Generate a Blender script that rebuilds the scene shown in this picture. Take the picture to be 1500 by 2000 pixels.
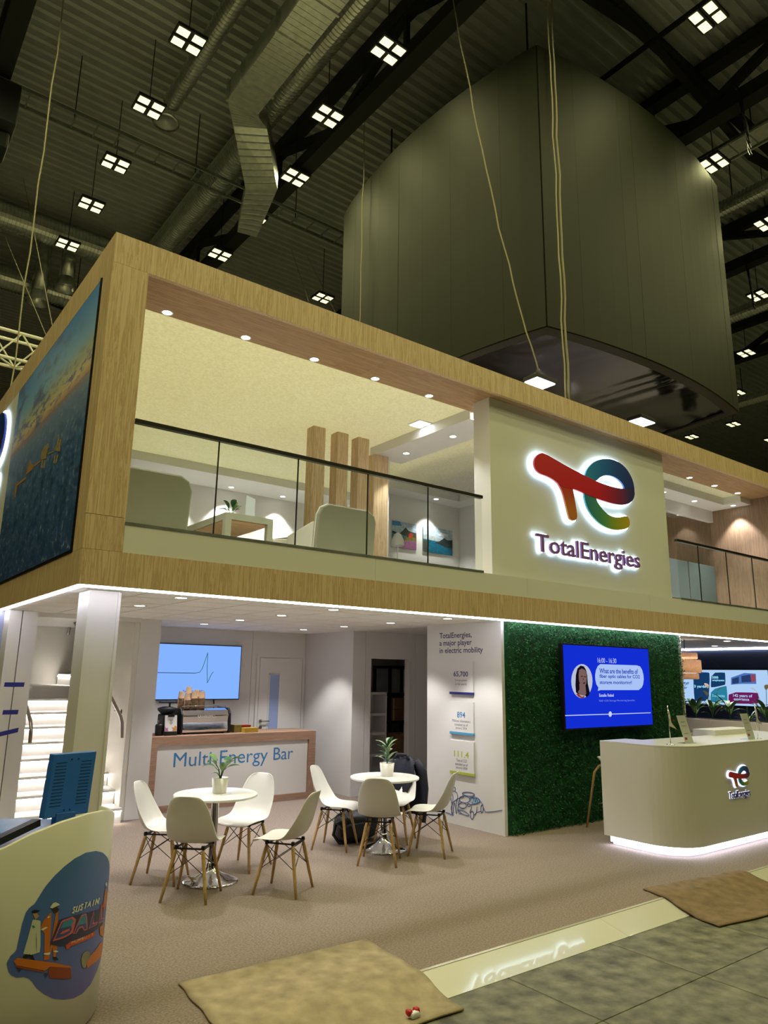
import bpy, math, random
import numpy as np
from mathutils import Vector, Matrix
S = bpy.context.scene
for o in list(bpy.data.objects): bpy.data.objects.remove(o)
COL = S.collection
R = math.radians

# ---------------------------------------------------------------- camera
CAM = np.array([-1.5755, -6.1395, 1.815]); FPX = 1409.6
YAW, PITCH, ROLL = 0.651, 0.2221, 0.0149
fw = np.array([math.sin(YAW)*math.cos(PITCH), math.cos(YAW)*math.cos(PITCH), math.sin(PITCH)])
rt = np.array([math.cos(YAW), -math.sin(YAW), 0.0]); up = np.cross(rt, fw)
rt, up = math.cos(ROLL)*rt+math.sin(ROLL)*up, -math.sin(ROLL)*rt+math.cos(ROLL)*up
cd = bpy.data.cameras.new('camera'); cam = bpy.data.objects.new('camera', cd); COL.objects.link(cam)
cd.sensor_fit = 'VERTICAL'; cd.sensor_height = 24; cd.lens = 24*FPX/2000; cd.clip_end = 300; cd.clip_start = 0.05
cam.matrix_world = Matrix(((rt[0], up[0], -fw[0], CAM[0]), (rt[1], up[1], -fw[1], CAM[1]), (rt[2], up[2], -fw[2], CAM[2]), (0, 0, 0, 1)))
S.camera = cam
def ray(px, py): return fw*FPX + rt*(px-750) - up*(py-1000)
def on(px, py, axis, val):          # where the line of sight through a traced point meets a real plane of the stand
    d = ray(px, py); return CAM + d*((val-CAM[axis])/d[axis])
# ---------------------------------------------------------------- world, exposure
W = bpy.data.worlds.new('world'); S.world = W; W.use_nodes = True
W.node_tree.nodes['Background'].inputs[0].default_value = (0.55, 0.6, 0.5, 1)
W.node_tree.nodes['Background'].inputs[1].default_value = 0.0
V = S.view_settings; V.view_transform = 'Standard'; V.look = 'None'; V.gamma = 1; V.exposure = 0.32; V.use_curve_mapping = False
HALL = 31.0         # watt of one hall floodlight
SPOT = 30.0          # watt of one recessed downlight
STRIP = 17.0         # emission of the LED strips
S.cycles.transparent_max_bounces = 24; S.cycles.diffuse_bounces = 5; S.cycles.max_bounces = 14
# heights of the stand
H1, H2, H4, H3 = 2.50, 2.795, 5.41, 5.705
ZF = 2.98           # upper floor
# ---------------------------------------------------------------- materials
def lin(c):
    if isinstance(c, str): c = tuple(int(c[i:i+2], 16)/255 for i in (0, 2, 4))
    return tuple(x/12.92 if x <= 0.04045 else ((x+0.055)/1.055)**2.4 for x in c)
MATS = {}
def nodes(name):
    m = bpy.data.materials.new(name); m.use_nodes = True; MATS[name] = m
    return m, m.node_tree, m.node_tree.nodes, m.node_tree.nodes['Principled BSDF']
def mat(name, col, rough=.5, metal=0, spec=.5, emit=0, emitcol=None, vary=0, vscale=6, bump=0, bscale=80, stretch=(1,1,1), alpha=1, trans=0, ior=1.45, coat=0, space='Object'):
    m, nt, n, b = nodes(name); c = (*lin(col), 1)
    b.inputs['Base Color'].default_value = c; b.inputs['Roughness'].default_value = rough; b.inputs['Metallic'].default_value = metal
    b.inputs['Specular IOR Level'].default_value = spec; b.inputs['IOR'].default_value = ior
    b.inputs['Transmission Weight'].default_value = trans; b.inputs['Coat Weight'].default_value = coat; b.inputs['Alpha'].default_value = alpha
    if emit:
        b.inputs['Emission Color'].default_value = (*lin(emitcol or col), 1); b.inputs['Emission Strength'].default_value = emit
    if vary or bump:
        tc = n.new('ShaderNodeTexCoord'); mp = n.new('ShaderNodeMapping'); mp.inputs['Scale'].default_value = stretch
        nt.links.new(tc.outputs[space], mp.inputs[0])
    if vary:
        t = n.new('ShaderNodeTexNoise'); t.inputs['Scale'].default_value = vscale; t.inputs['Detail'].default_value = 6
        nt.links.new(mp.outputs[0], t.inputs['Vector'])
        mx = n.new('ShaderNodeMix'); mx.data_type = 'RGBA'; mx.inputs[6].default_value = tuple(x*(1-vary) for x in c[:3])+(1,); mx.inputs[7].default_value = tuple(min(1, x*(1+vary)) for x in c[:3])+(1,)
        rp = n.new('ShaderNodeMapRange'); rp.inputs[1].default_value = .3; rp.inputs[2].default_value = .7
        nt.links.new(t.outputs['Fac'], rp.inputs[0]); nt.links.new(rp.outputs[0], mx.inputs[0]); nt.links.new(mx.outputs[2], b.inputs['Base Color'])
    if bump:
        t2 = n.new('ShaderNodeTexNoise'); t2.inputs['Scale'].default_value = bscale; t2.inputs['Detail'].default_value = 3
        nt.links.new(mp.outputs[0], t2.inputs['Vector'])
        bp = n.new('ShaderNodeBump'); bp.inputs['Strength'].default_value = bump; bp.inputs['Distance'].default_value = .01
        nt.links.new(t2.outputs['Fac'], bp.inputs['Height']); nt.links.new(bp.outputs[0], b.inputs['Normal'])
    return m
def emis(name, col, strength):
    m, nt, n, b = nodes(name); n.remove(b); e = n.new('ShaderNodeEmission')
    e.inputs[0].default_value = (*lin(col), 1); e.inputs[1].default_value = strength
    nt.links.new(e.outputs[0], n['Material Output'].inputs[0]); return m
def ramp(n, stops, interp='LINEAR'):
    r = n.new('ShaderNodeValToRGB'); r.color_ramp.interpolation = interp; el = r.color_ramp.elements
    while len(el) < len(stops): el.new(.5)
    for e, (p, c) in zip(el, stops): e.position = p; e.color = (*lin(c), 1)
    return r
def grad(name, stops, axis, lo, hi, rough=.4, emit=0, direction=None):
    """printed colour gradient along an object axis (or a direction vector)"""
    m, nt, n, b = nodes(name); tc = n.new('ShaderNodeTexCoord'); dp = n.new('ShaderNodeVectorMath'); dp.operation = 'DOT_PRODUCT'
    v = [0, 0, 0]
    if direction: v = direction
    else: v[axis] = 1
    dp.inputs[1].default_value = v; nt.links.new(tc.outputs['Object'], dp.inputs[0])
    mr = n.new('ShaderNodeMapRange'); mr.inputs[1].default_value = lo; mr.inputs[2].default_value = hi; nt.links.new(dp.outputs['Value'], mr.inputs[0])
    r = ramp(n, stops); nt.links.new(mr.outputs[0], r.inputs[0]); nt.links.new(r.outputs[0], b.inputs['Base Color']); b.inputs['Roughness'].default_value = rough
    if emit: nt.links.new(r.outputs[0], b.inputs['Emission Color']); b.inputs['Emission Strength'].default_value = emit
    return m
def wood(name, c1, c2, scale, rough=.55):
    """laminate oak: streaks along the axis with the small scale"""
    m, nt, n, b = nodes(name); tc = n.new('ShaderNodeTexCoord'); oi = n.new('ShaderNodeObjectInfo'); ad = n.new('ShaderNodeVectorMath'); mp = n.new('ShaderNodeMapping')
    nt.links.new(tc.outputs['Object'], ad.inputs[0])
    ml = n.new('ShaderNodeVectorMath'); ml.operation = 'SCALE'; ml.inputs[0].default_value = (7, 9, 11); nt.links.new(oi.outputs['Random'], ml.inputs['Scale']); nt.links.new(ml.outputs[0], ad.inputs[1])
    nt.links.new(ad.outputs[0], mp.inputs[0]); mp.inputs['Scale'].default_value = scale
    t = n.new('ShaderNodeTexNoise'); t.inputs['Scale'].default_value = 1.0; t.inputs['Detail'].default_value = 8; t.inputs['Roughness'].default_value = .68; t.inputs['Distortion'].default_value = .9
    nt.links.new(mp.outputs[0], t.inputs['Vector'])
    r = ramp(n, [(.25, c2), (.43, c1), (.5, c2), (.56, c1), (.66, c1), (.8, c2)]); nt.links.new(t.outputs['Fac'], r.inputs[0]); nt.links.new(r.outputs[0], b.inputs['Base Color'])
    b.inputs['Roughness'].default_value = rough
    return m
mat('white', 'dcdad6', .5); mat('white_gloss', 'e6e5e2', .22); mat('white_wall', 'd8d6d3', .6); mat('cream', 'd9d6cb', .6)
mat('chair_white', 'd8d6d1', .32); mat('black', '0b0b0c', .45); mat('black_gloss', '08080a', .15); mat('charcoal', '26262a', .6)
mat('chrome', 'd9dadc', .07, 1); mat('steel', '9b958d', .28, 1); mat('galva', 'c9cdcb', .24, .75, vary=.15, vscale=9); mat('galva_dark', '868c8a', .42, .6, vary=.2)
mat('iron', '191a19', .65); mat('deck', 'c2c6c6', .3, .4, vary=.06, vscale=3); mat('rope', '9d967c', .8); mat('hall_dark', '141416', .9); mat('hall_floor', 'a3a196', .8)
mat('truss_alu', 'efece2', .4)
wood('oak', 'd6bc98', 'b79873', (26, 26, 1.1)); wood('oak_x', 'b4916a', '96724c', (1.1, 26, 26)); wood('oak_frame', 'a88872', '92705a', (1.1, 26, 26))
wood('leg_wood', 'c2a06a', 'a9854f', (40, 40, 5)); wood('oak_grey', '9a8069', '836a55', (26, 26, 1.1))
wood('slat_wood', 'bdb9b6', 'a39e9a', (1, 20, 20))
mat('carpet', '877a70', .95, spec=.1, vary=.3, vscale=70, bump=.5, bscale=260); mat('mat_sand', 'a4957d', .95, spec=.1, vary=.22, vscale=9, bump=.5, bscale=260); mat('mat_brown', '7f6c57', .95, spec=.1, vary=.2, vscale=10, bump=.5, bscale=260)
mat('mat_edge', '5b4a36', .95)
mat('concrete', '6b6959', .5, spec=.4, vary=.6, vscale=7, bump=.2, bscale=40)
mat('ramp_white', 'cbc8ba', .12, spec=.8, coat=1); mat('felt', 'dcd9cb', .95, bump=.9, bscale=60); mat('tile', 'f3f1ed', .85, vary=.06, vscale=60)
mat('ring', 'd5d3cf', .4); mat('glass_grey', 'a8b0ac', .2)
mat('navy_text', '2b2f63', .5); mat('blue_text', '3a7fb6', .5)
emis('led', 'f4f2ff', STRIP); emis('led_cool', 'dde2ff', 15.0); emis('halo', 'd2efff', 4.2); emis('halo_small', 'dfeaff', 1.3); emis('lens', 'fffaf0', 14.0)
emis('flood', 'fffbb4', 1.5); emis('panel_led', 'ffffff', 9.0); emis('stair_led', 'fff6ee', 45.0); emis('bulb', 'fff0d8', 60.0)
def glassmat(name, tint, mixf):
    m, nt, n, b = nodes(name); n.remove(b); t = n.new('ShaderNodeBsdfTransparent'); t.inputs[0].default_value = (*tint, 1)
    g = n.new('ShaderNodeBsdfGlossy'); g.inputs['Roughness'].default_value = .015; g.inputs[0].default_value = (1, 1, 1, 1)
    fr = n.new('ShaderNodeFresnel'); ge = n.new('ShaderNodeNewGeometry'); mi = n.new('ShaderNodeMix'); mi.inputs[2].default_value = mixf; mi.inputs[3].default_value = 1/mixf; nt.links.new(ge.outputs['Backfacing'], mi.inputs[0]); nt.links.new(mi.outputs[0], fr.inputs[0]); mx = n.new('ShaderNodeMixShader')
    nt.links.new(fr.outputs[0], mx.inputs[0]); nt.links.new(t.outputs[0], mx.inputs[1]); nt.links.new(g.outputs[0], mx.inputs[2]); nt.links.new(mx.outputs[0], n['Material Output'].inputs[0]); return m
glassmat('glass', (.95, .975, .95), 1.35)
glassmat('acrylic', (.9, .92, .92), 1.3)
def fabric_translucent():
    m, nt, n, b = nodes('ceiling_fabric'); n.remove(b); d = n.new('ShaderNodeBsdfDiffuse'); t = n.new('ShaderNodeBsdfTranslucent'); mx = n.new('ShaderNodeMixShader')
    c = (*lin('f3f1e8'), 1); d.inputs[0].default_value = c; t.inputs[0].default_value = c; mx.inputs[0].default_value = .6
    tc = n.new('ShaderNodeTexCoord'); ns = n.new('ShaderNodeTexNoise'); ns.inputs['Scale'].default_value = 26; ns.inputs['Detail'].default_value = 8; bp = n.new('ShaderNodeBump'); bp.inputs['Strength'].default_value = .7; bp.inputs['Distance'].default_value = .02
    nt.links.new(tc.outputs['Object'], ns.inputs['Vector']); nt.links.new(ns.outputs['Fac'], bp.inputs['Height']); nt.links.new(bp.outputs[0], d.inputs['Normal']); nt.links.new(bp.outputs[0], t.inputs['Normal'])
    n2 = n.new('ShaderNodeTexNoise'); n2.inputs['Scale'].default_value = 34; n2.inputs['Detail'].default_value = 5; nt.links.new(tc.outputs['Object'], n2.inputs['Vector']); rm = ramp(n, [(.35, 'ece9df'), (.62, 'f8f6f0')]); nt.links.new(n2.outputs['Fac'], rm.inputs[0]); nt.links.new(rm.outputs[0], d.inputs[0]); nt.links.new(rm.outputs[0], t.inputs[0])
    nt.links.new(d.outputs[0], mx.inputs[1]); nt.links.new(t.outputs[0], mx.inputs[2]); nt.links.new(mx.outputs[0], n['Material Output'].inputs[0])
fabric_translucent()
# ---------------------------------------------------------------- geometry helpers
class G:
    def __init__(s): s.v = []; s.f = []
    def add(s, v, f):
        k = len(s.v); s.v += [tuple(map(float, p)) for p in v]; s.f += [tuple(i+k for i in q) for q in f]; return s
    def box(s, x0, x1, y0, y1, z0, z1):
        return s.add([(x0,y0,z0),(x1,y0,z0),(x1,y1,z0),(x0,y1,z0),(x0,y0,z1),(x1,y0,z1),(x1,y1,z1),(x0,y1,z1)], [(0,3,2,1),(4,5,6,7),(0,1,5,4),(1,2,6,5),(2,3,7,6),(3,0,4,7)])
    def tube(s, pts, r, n=8, cap=True):
        pts = [Vector(p) for p in pts]; rs = r if isinstance(r, (list, tuple)) else [r]*len(pts); V_ = []; F = []
        ref = None
        for i, p in enumerate(pts):
            t = (pts[min(i+1, len(pts)-1)]-pts[max(i-1, 0)]).normalized()
            if ref is None: ref = Vector((0,0,1)) if abs(t.z) < .9 else Vector((1,0,0))
            a = t.cross(ref)
            if a.length < 1e-4: a = t.orthogonal()
            a.normalize(); b = a.cross(t).normalized(); ref = b
            for k in range(n):
                w = 2*math.pi*k/n; V_.append(p+(a*math.cos(w)+b*math.sin(w))*rs[i])
        for i in range(len(pts)-1):
            for k in range(n): F.append((i*n+k, i*n+(k+1)%n, (i+1)*n+(k+1)%n, (i+1)*n+k))
        if cap: F.append(tuple(range(n-1, -1, -1))); F.append(tuple(range((len(pts)-1)*n, len(pts)*n)))
        return s.add(V_, F)
    def lathe(s, prof, n=24, c=(0,0,0), cap=True):
        V_ = [(c[0]+r*math.cos(2*math.pi*k/n), c[1]+r*math.sin(2*math.pi*k/n), c[2]+z) for r, z in prof for k in range(n)]
        F = [(i*n+k, i*n+(k+1)%n, (i+1)*n+(k+1)%n, (i+1)*n+k) for i in range(len(prof)-1) for k in range(n)]
        if cap: F.append(tuple(range(n-1, -1, -1))); F.append(tuple(range((len(prof)-1)*n, len(prof)*n)))
        return s.add(V_, F)
    def prism(s, poly, fn, d0, d1):
        """extrude a 2-D outline; fn(u, v, d) -> xyz"""
        n = len(poly); V_ = [fn(u, w, d0) for u, w in poly]+[fn(u, w, d1) for u, w in poly]
        return s.add(V_, [tuple(range(n-1, -1, -1)), tuple(range(n, 2*n))]+[(i, (i+1)%n, n+(i+1)%n, n+i) for i in range(n)])
    def grid(s, P):
        a, b = len(P), len(P[0]); return s.add([q for row in P for q in row], [(i*b+j, i*b+j+1, (i+1)*b+j+1, (i+1)*b+j) for i in range(a-1) for j in range(b-1)])
    def bar(s, p, q, w, h=None):
        """square bar between two points"""
        p, q = Vector(p), Vector(q); t = (q-p).normalized(); ref = Vector((0,0,1)) if abs(t.z) < .95 else Vector((0,1,0)); a = t.cross(ref).normalized(); b = a.cross(t); a = a*w/2; b = b*(h or w)/2
        V_ = [p-a-b, p+a-b, p+a+b, p-a+b, q-a-b, q+a-b, q+a+b, q-a+b]
        return s.add(V_, [(0,1,2,3),(7,6,5,4),(0,4,5,1),(1,5,6,2),(2,6,7,3),(3,7,4,0)])
def link(name, me, parent=None):
    o = bpy.data.objects.new(name, me); COL.objects.link(o)
    if parent is not None: o.parent = parent
    return o
def mesh_of(g, name, m, smooth=False, shift=(0,0,0)):
    me = bpy.data.meshes.new(name); me.from_pydata([(x-shift[0], y-shift[1], z-shift[2]) for x, y, z in g.v], [], g.f); me.materials.append(MATS[m])
    if smooth: me.polygons.foreach_set('use_smooth', [True]*len(me.polygons))
    return me
def thing(name, label, cat, loc=(0,0,0), rz=0, group=None):
    o = link(name, None); o.location = loc; o.rotation_euler = (0, 0, rz); o['label'] = label; o['category'] = cat
    if group: o['group'] = group
    return o
def tag(o, label, cat, group=None):
    o['label'] = label; o['category'] = cat
    if group: o['group'] = group
    return o
def bevel(o, w, seg=2, ang=40):
    b = o.modifiers.new('bevel', 'BEVEL'); b.width = w; b.segments = seg; b.limit_method = 'ANGLE'; b.angle_limit = R(ang); return o
def part(name, g, m, parent, smooth=False, local=False, bev=0, label=None):
    """mesh under a thing; coordinates are world ones (thing not rotated) unless local"""
    sh = (0,0,0)
    if not local:
        q = parent
        while q is not None: sh = tuple(a+b for a, b in zip(sh, q.location)); q = q.parent
    o = link(name, mesh_of(g, name, m, smooth, sh), parent)
    if bev: bevel(o, bev)
    if label: o['label'] = label
    return o
def single(name, g, m, label, cat, group=None, smooth=False, bev=0, kind=None):
    a = np.array(g.v); lo, hi = a.min(0), a.max(0); loc = ((lo[0]+hi[0])/2, (lo[1]+hi[1])/2, lo[2])
    o = link(name, mesh_of(g, name, m, smooth, loc)); o.location = loc
    if cat: tag(o, label, cat, group)
    if kind: o['kind'] = kind
    if bev: bevel(o, bev)
    return o
def struct(name, g, m, parent=None, smooth=False, bev=0):
    a = np.array(g.v)
    if parent is not None: return part(name, g, m, parent, smooth, bev=bev)
    o = link(name, mesh_of(g, name, m, smooth)); o['kind'] = 'structure'
    if bev: bevel(o, bev)
    return o
def shell(name):
    o = link(name, None); o['kind'] = 'structure'; return o
def copy_tree(o, parent=None):
    c = o.copy(); COL.objects.link(c)
    if parent is not None: c.parent = parent
    for ch in list(o.children): copy_tree(ch, c)
    return c
def B(x0, x1, y0, y1, z0, z1): return G().box(x0, x1, y0, y1, z0, z1)
XZ = lambda y: (lambda u, v, d: (u, y+d, v))       # outline in x,z; extruded along y
TEXTS = []
def text(body, box, m, parent, frame, name='lettering', extrude=.002, offset=0, align='LEFT', spacing=1.0, line=1.0, bold=0, fit=True, label=None):
    """flat lettering fitted in box=(u0,v0,u1,v1) of a plane frame=(origin, right, up) given in world space"""
    TEXTS.append((body, box, m, parent, frame, name, extrude, offset+bold, align, spacing, line, fit, label))
def flush_text():
    tmp = []
    for t in TEXTS:
        c = bpy.data.curves.new('t', 'FONT'); c.body = t[0]; c.size = 1; c.extrude = 0; c.offset = t[7]; c.align_x = t[8]; c.space_character = t[9]; c.space_line = t[10]; c.resolution_u = 3
        o = bpy.data.objects.new('t', c); COL.objects.link(o); tmp.append(o)
    bpy.context.view_layer.update(); dg = bpy.context.evaluated_depsgraph_get()
    for t, o in zip(TEXTS, tmp):
        me = bpy.data.meshes.new_from_object(o.evaluated_get(dg)); body, box, m, parent, (org, rgt, upv), name, ext, *_r = t; fit, lab = _r[-2], _r[-1]
        a = np.array([v.co[:] for v in me.vertices]); lo, hi = a.min(0), a.max(0)
        sx = (box[2]-box[0])/(hi[0]-lo[0]); sy = (box[3]-box[1])/(hi[1]-lo[1])
        if not fit: sy = sx
        org = np.array(org, float); rgt = np.array(rgt, float); upv = np.array(upv, float); nrm = np.cross(rgt, upv)
        sh = np.zeros(3); q = parent
        while q is not None: sh = sh+np.array(q.location); q = q.parent
        uu = box[0]+(a[:,0]-lo[0])*sx; vv = box[1]+(a[:,1]-lo[1])*sy
        p0 = org+uu[:,None]*rgt+vv[:,None]*upv-sh; faces = [tuple(p.vertices) for p in me.polygons]
        n0 = len(a); verts = (p0+nrm*ext).tolist(); 
        nm = bpy.data.meshes.new(name)
        if ext > .004:
            from collections import Counter
            ec = Counter(); dirn = {}
            for f in faces:
                for i in range(len(f)):
                    e = (f[i], f[(i+1)%len(f)]); k = tuple(sorted(e)); ec[k] += 1; dirn[k] = e
            verts += p0.tolist(); side = [(b_+n0, a_+n0, a_, b_)[::-1] for k, (a_, b_) in dirn.items() if ec[k] == 1]
            faces = faces+side
        nm.from_pydata(verts, [], faces); nm.materials.append(MATS[m])
        ob = link(name, nm, parent)
        if lab: ob['label'] = lab
        bpy.data.meshes.remove(me); bpy.data.objects.remove(o)
FRONT = lambda y: ((0, y, 0), (1, 0, 0), (0, 0, 1))          # box coords are world x,z ; faces -Y
FACE_X = lambda x: ((x, 0, 0), (0, -1, 0), (0, 0, 1))        # faces -X ; box u = -y
def spot(parent, loc, watt, col=(1, .975, .94), size=80, blend=.45, rad=.03, aim=(0, 0, -1)):
    l = bpy.data.lights.new('downlight_lamp', 'SPOT'); l.energy = watt; l.color = col; l.spot_size = R(size); l.spot_blend = blend; l.shadow_soft_size = rad
    o = link('downlight_lamp', l, parent); o.location = loc; o.rotation_euler = Vector(aim).to_track_quat('-Z', 'Y').to_euler(); return o
_ring = G().lathe([(.048, -.004), (.062, -.004), (.064, 0), (.048, 0)], 20, cap=False); _lens = G().lathe([(.001, -.0025), (.048, -.0025)], 20, cap=False)
RINGM = mesh_of(_ring, 'ring', 'ring', True); LENSM = mesh_of(_lens, 'lens', 'lens')
def downlight(x, y, z, label, group, watt=None, s=1.0, size=85):
    t = thing('downlight', label, 'downlight', (x, y, z), 0, group); t.scale = (s, s, s); watt = (watt or 10)*SPOT/5
    link('ring', RINGM, t); link('lens', LENSM, t); spot(t, (0, 0, -.03), watt, size=size); return t
rnd = random.Random(4)
# ================================================================ THE HALL
struct('floor', B(-6, 16, -2.28, 9, -.065, 0), 'carpet')
hf = shell('floor_hall')
slab_mesh = {}
for i in range(-4, 8):
    for j in range(-4, 2):
        x0 = 2.219+1.067*i; y0 = -3.26+1.6*j
        if 'm' not in slab_mesh:
            o = part('slab', B(.003, 1.064, .003, 1.597, -.05, 0), 'concrete', hf, bev=.004); slab_mesh['m'] = o
        else: o = copy_tree(slab_mesh['m'], hf)
        o.location = (x0, y0, -.065)
struct('floor_base', B(-40, 60, -30, 60, -.25, -.12), 'hall_floor')
# roof deck: trapezoidal sheets running along X
g = G(); prof = []; y = -14.0
while y < 46:
    prof += [(y, 14.2), (y+.09, 14.2), (y+.115, 14.33), (y+.225, 14.33)]; y += .25
g.add([(-20, a, b) for a, b in prof]+[(52, a, b) for a, b in prof], [(i, i+1, len(prof)+i+1, len(prof)+i) for i in range(len(prof)-1)])
struct('ceiling', g, 'deck')
struct('wall_back', B(-20, 52, 45.5, 46, -.2, 14.4), 'hall_dark'); struct('wall_right', B(51.5, 52, -14, 46, -.2, 14.4), 'hall_dark')
# roof trusses along Y
def roof_truss(x, y0, y1, zb, label, w=.32):
    t = thing('roof_truss', label, 'roof truss', (x, (y0+y1)/2, zb)); part('bottom_chord', B(x-w/2, x+w/2, y0, y1, zb, zb+.3), 'iron', t); part('top_chord', B(x-.15, x+.15, y0, y1, 13.95, 14.18), 'iron', t)
    k = 0; y = y0
    while y < y1-2:
        a, b = ((zb+.25, 14.0) if k % 2 == 0 else (14.0, zb+.25)); part('diagonal', G().bar((x, y, a), (x, y+2.4, b), .16), 'iron', t)
        if k % 2 == 0: part('strut', G().bar((x, y+2.4, 14.0), (x, y+2.4, zb+.2), .09), 'iron', t)
        y += 2.4; k += 1
TL = ['leftmost dark steel roof truss beside the hanging power box', 'dark steel roof truss carrying the row of floodlights left of the hanging box', 'dark steel roof truss crossing above the hanging box', 'dark steel roof truss beyond the hanging box with hanging cables', 'far dark steel roof truss past the second spiral duct']
for x, lb in zip((-.45, 5.45, 11.15, 16.85, 22.6), TL): roof_truss(x, -9.4, 34.0, 12.75, lb)
# cross truss along X behind the box top
def cross_truss(y, x0, x1, label):
    t = thing('cross_truss', label, 'roof truss', ((x0+x1)/2, y, 12.7)); part('top_chord', B(x0, x1, y-.1, y+.1, 13.75, 13.95), 'iron', t)
    n = 6; w = (x1-x0)/n
    for k in range(n):
        a, b = ((13.15, 13.85) if k % 2 == 0 else (13.85, 13.15)); part('diagonal', G().bar((x0+k*w, y, a), (x0+(k+1)*w, y, b), .15), 'iron', t)
        if k % 2: part('strut', G().bar((x0+(k+1)*w, y, 13.1), (x0+(k+1)*w, y, 13.9), .1), 'iron', t)
cross_truss(.0, 5.6, 28.2, 'lattice cross beam of dark steel over the top corner of the hanging box'); cross_truss(17.5, -6, 28, 'distant lattice cross beam of dark steel behind the stand')
# ducts
def mv(x, y, z0, z1): f = (z1-CAM[2])/(z0-CAM[2]); return (CAM[0]+(x-CAM[0])*f, CAM[1]+(y-CAM[1])*f, z1)
def spiral_duct(p, q, r, label, m='galva', end=None, step=.09):
    p, q = Vector(p), Vector(q); L = (q-p).length; n = int(L/step); pts = []; rs = []
    for i in range(n+1):
        for f, rr in ((0, r), (.55, r), (.6, r+.02), (.95, r+.02)):
            if (i+f)*step <= L: pts.append(p+(q-p)*((i+f)*step/L)); rs.append(rr)
    t = thing('spiral_duct', label, 'air duct', tuple((p+q)/2)); part('pipe', G().tube(pts, rs, 20), m, t, smooth=False)
    for k in range(1, int(L/3)+1):
        c = p+(q-p)*(k*3/L)
        if c.z < 13: part('hanger', G().bar((c.x, c.y, c.z+r*.9), (c.x, c.y, 14.15), .02), 'iron', t)
    if end:
        e = Vector(end); part('diffuser', G().lathe([(.05, .12), (.16, .08), (.19, 0), (.27, -.12), (.28, -.14), (.2, -.13), (.03, -.06)], 24, tuple(e)), 'galva', t, smooth=True)
    return t
spiral_duct(mv(2.34, -4, 12.75, 13.4), mv(2.34, 6.15, 12.75, 13.4), .16, 'slim silver spiral duct ending in a round diffuser', end=mv(2.34, 6.35, 12.6, 13.2))
spiral_duct(mv(3.98, -4, 12.8, 13.45), mv(3.98, 5.75, 12.8, 13.45), .25, 'thick silver spiral duct beside the rectangular duct')
spiral_duct(mv(4.02, 6.0, 12.75, 13.55), mv(4.02, 13, 12.75, 13.55), .32, 'thickest spiral duct, running back behind the wooden fascia')
spiral_duct(mv(-12, 12.2, 12.75, 13.4), mv(3.3, 12.2, 12.75, 13.4), .33, 'silver spiral duct crossing behind the wooden corner post')
spiral_duct((-12, 15.4, 12.75), (3.4, 15.4, 12.75), .32, 'second crossing silver spiral duct, lower behind the stand')
spiral_duct((13.85, -8.2, 12.7), (13.85, 30, 12.7), .17, 'thin bright spiral duct right of the hanging box, nearest it')
spiral_duct((19.1, -8.2, 12.7), (19.1, 30, 12.7), .2, 'thin bright spiral duct further right of the hanging box')
spiral_duct((26.3, -8.2, 12.7), (26.3, 30, 12.7), .22, 'distant spiral duct low beside the hanging box edge')
# duct spigots on the two crossing ducts
for (x, y, zb, hn, lb) in ((*mv(2.15, 12.75, 11.6, 12.3)[:2], 12.3, 1.9, 'short round air outlet hanging under the crossing spiral duct'), (*mv(1.75, 14.0, 11.6, 11.9)[:2], 11.9, 2.3, 'round air outlet with open rim between the crossing ducts')):
    t = thing('air_outlet', lb, 'air vent', (x, y, zb)); part('neck', G().lathe([(.2, .35), (.2, hn)], 20, (x, y, zb)), 'galva', t, True); part('rim', G().lathe([(.2, .35), (.3, .02), (.32, 0), (.29, .01), (.18, .3)], 24, (x, y, zb), False), 'galva', t, True)
# rectangular galvanised duct
t = thing('rectangular_duct', 'flat galvanised rectangular duct with folded flanges and a bend', 'air duct', (3.4, 1, 12.4))
ys = [-4, -1.6, .6, 2.2, 3.1, 4.4, 5.0]
for a, b in zip(ys[:-1], ys[1:]):
    s_ = part('duct_section', B(3.03, 3.66, a+.012, b-.012, 12.42, 12.85), 'galva', t); part('flange', B(3.0, 3.69, b-.02, b+.02, 12.39, 12.88), 'galva', s_)
    fold = G()
    for k in range(int((b-a)/.12)): fold.box(3.03, 3.66, a+.03+k*.12, a+.045+k*.12, 12.412, 12.42)
    part('folds', fold, 'galva', s_)
p0 = [(3.03, 5.0), (3.66, 5.0)]; q0 = [(3.42, 5.55), (3.98, 5.2)]; q1 = [(4.32, 6.75), (4.85, 6.3)]; q2 = [(4.75, 8.0), (5.2, 7.9)]
for a, b, z0, z1 in ((p0, q0, 12.42, 12.42), (q0, q1, 12.42, 12.1), (q1, q2, 12.1, 11.9)):
    gg = G().add([(*a[0], z0), (*a[1], z0), (*b[1], z1), (*b[0], z1), (*a[0], z0+.42), (*a[1], z0+.42), (*b[1], z1+.42), (*b[0], z1+.42)], [(0,3,2,1),(4,5,6,7),(0,1,5,4),(1,2,6,5),(2,3,7,6),(3,0,4,7)]); s_ = part('duct_section', gg, 'galva', t)
    fold = G(); m_ = 9
    for k in range(1, m_):
        f = k/m_; A = Vector((*a[0], z0)).lerp(Vector((*b[0], z1)), f); C_ = Vector((*a[1], z0)).lerp(Vector((*b[1], z1)), f); fold.bar(A+Vector((0,0,-.005)), C_+Vector((0,0,-.005)), .025, .012)
    part('folds', fold, 'galva', s_)
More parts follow.
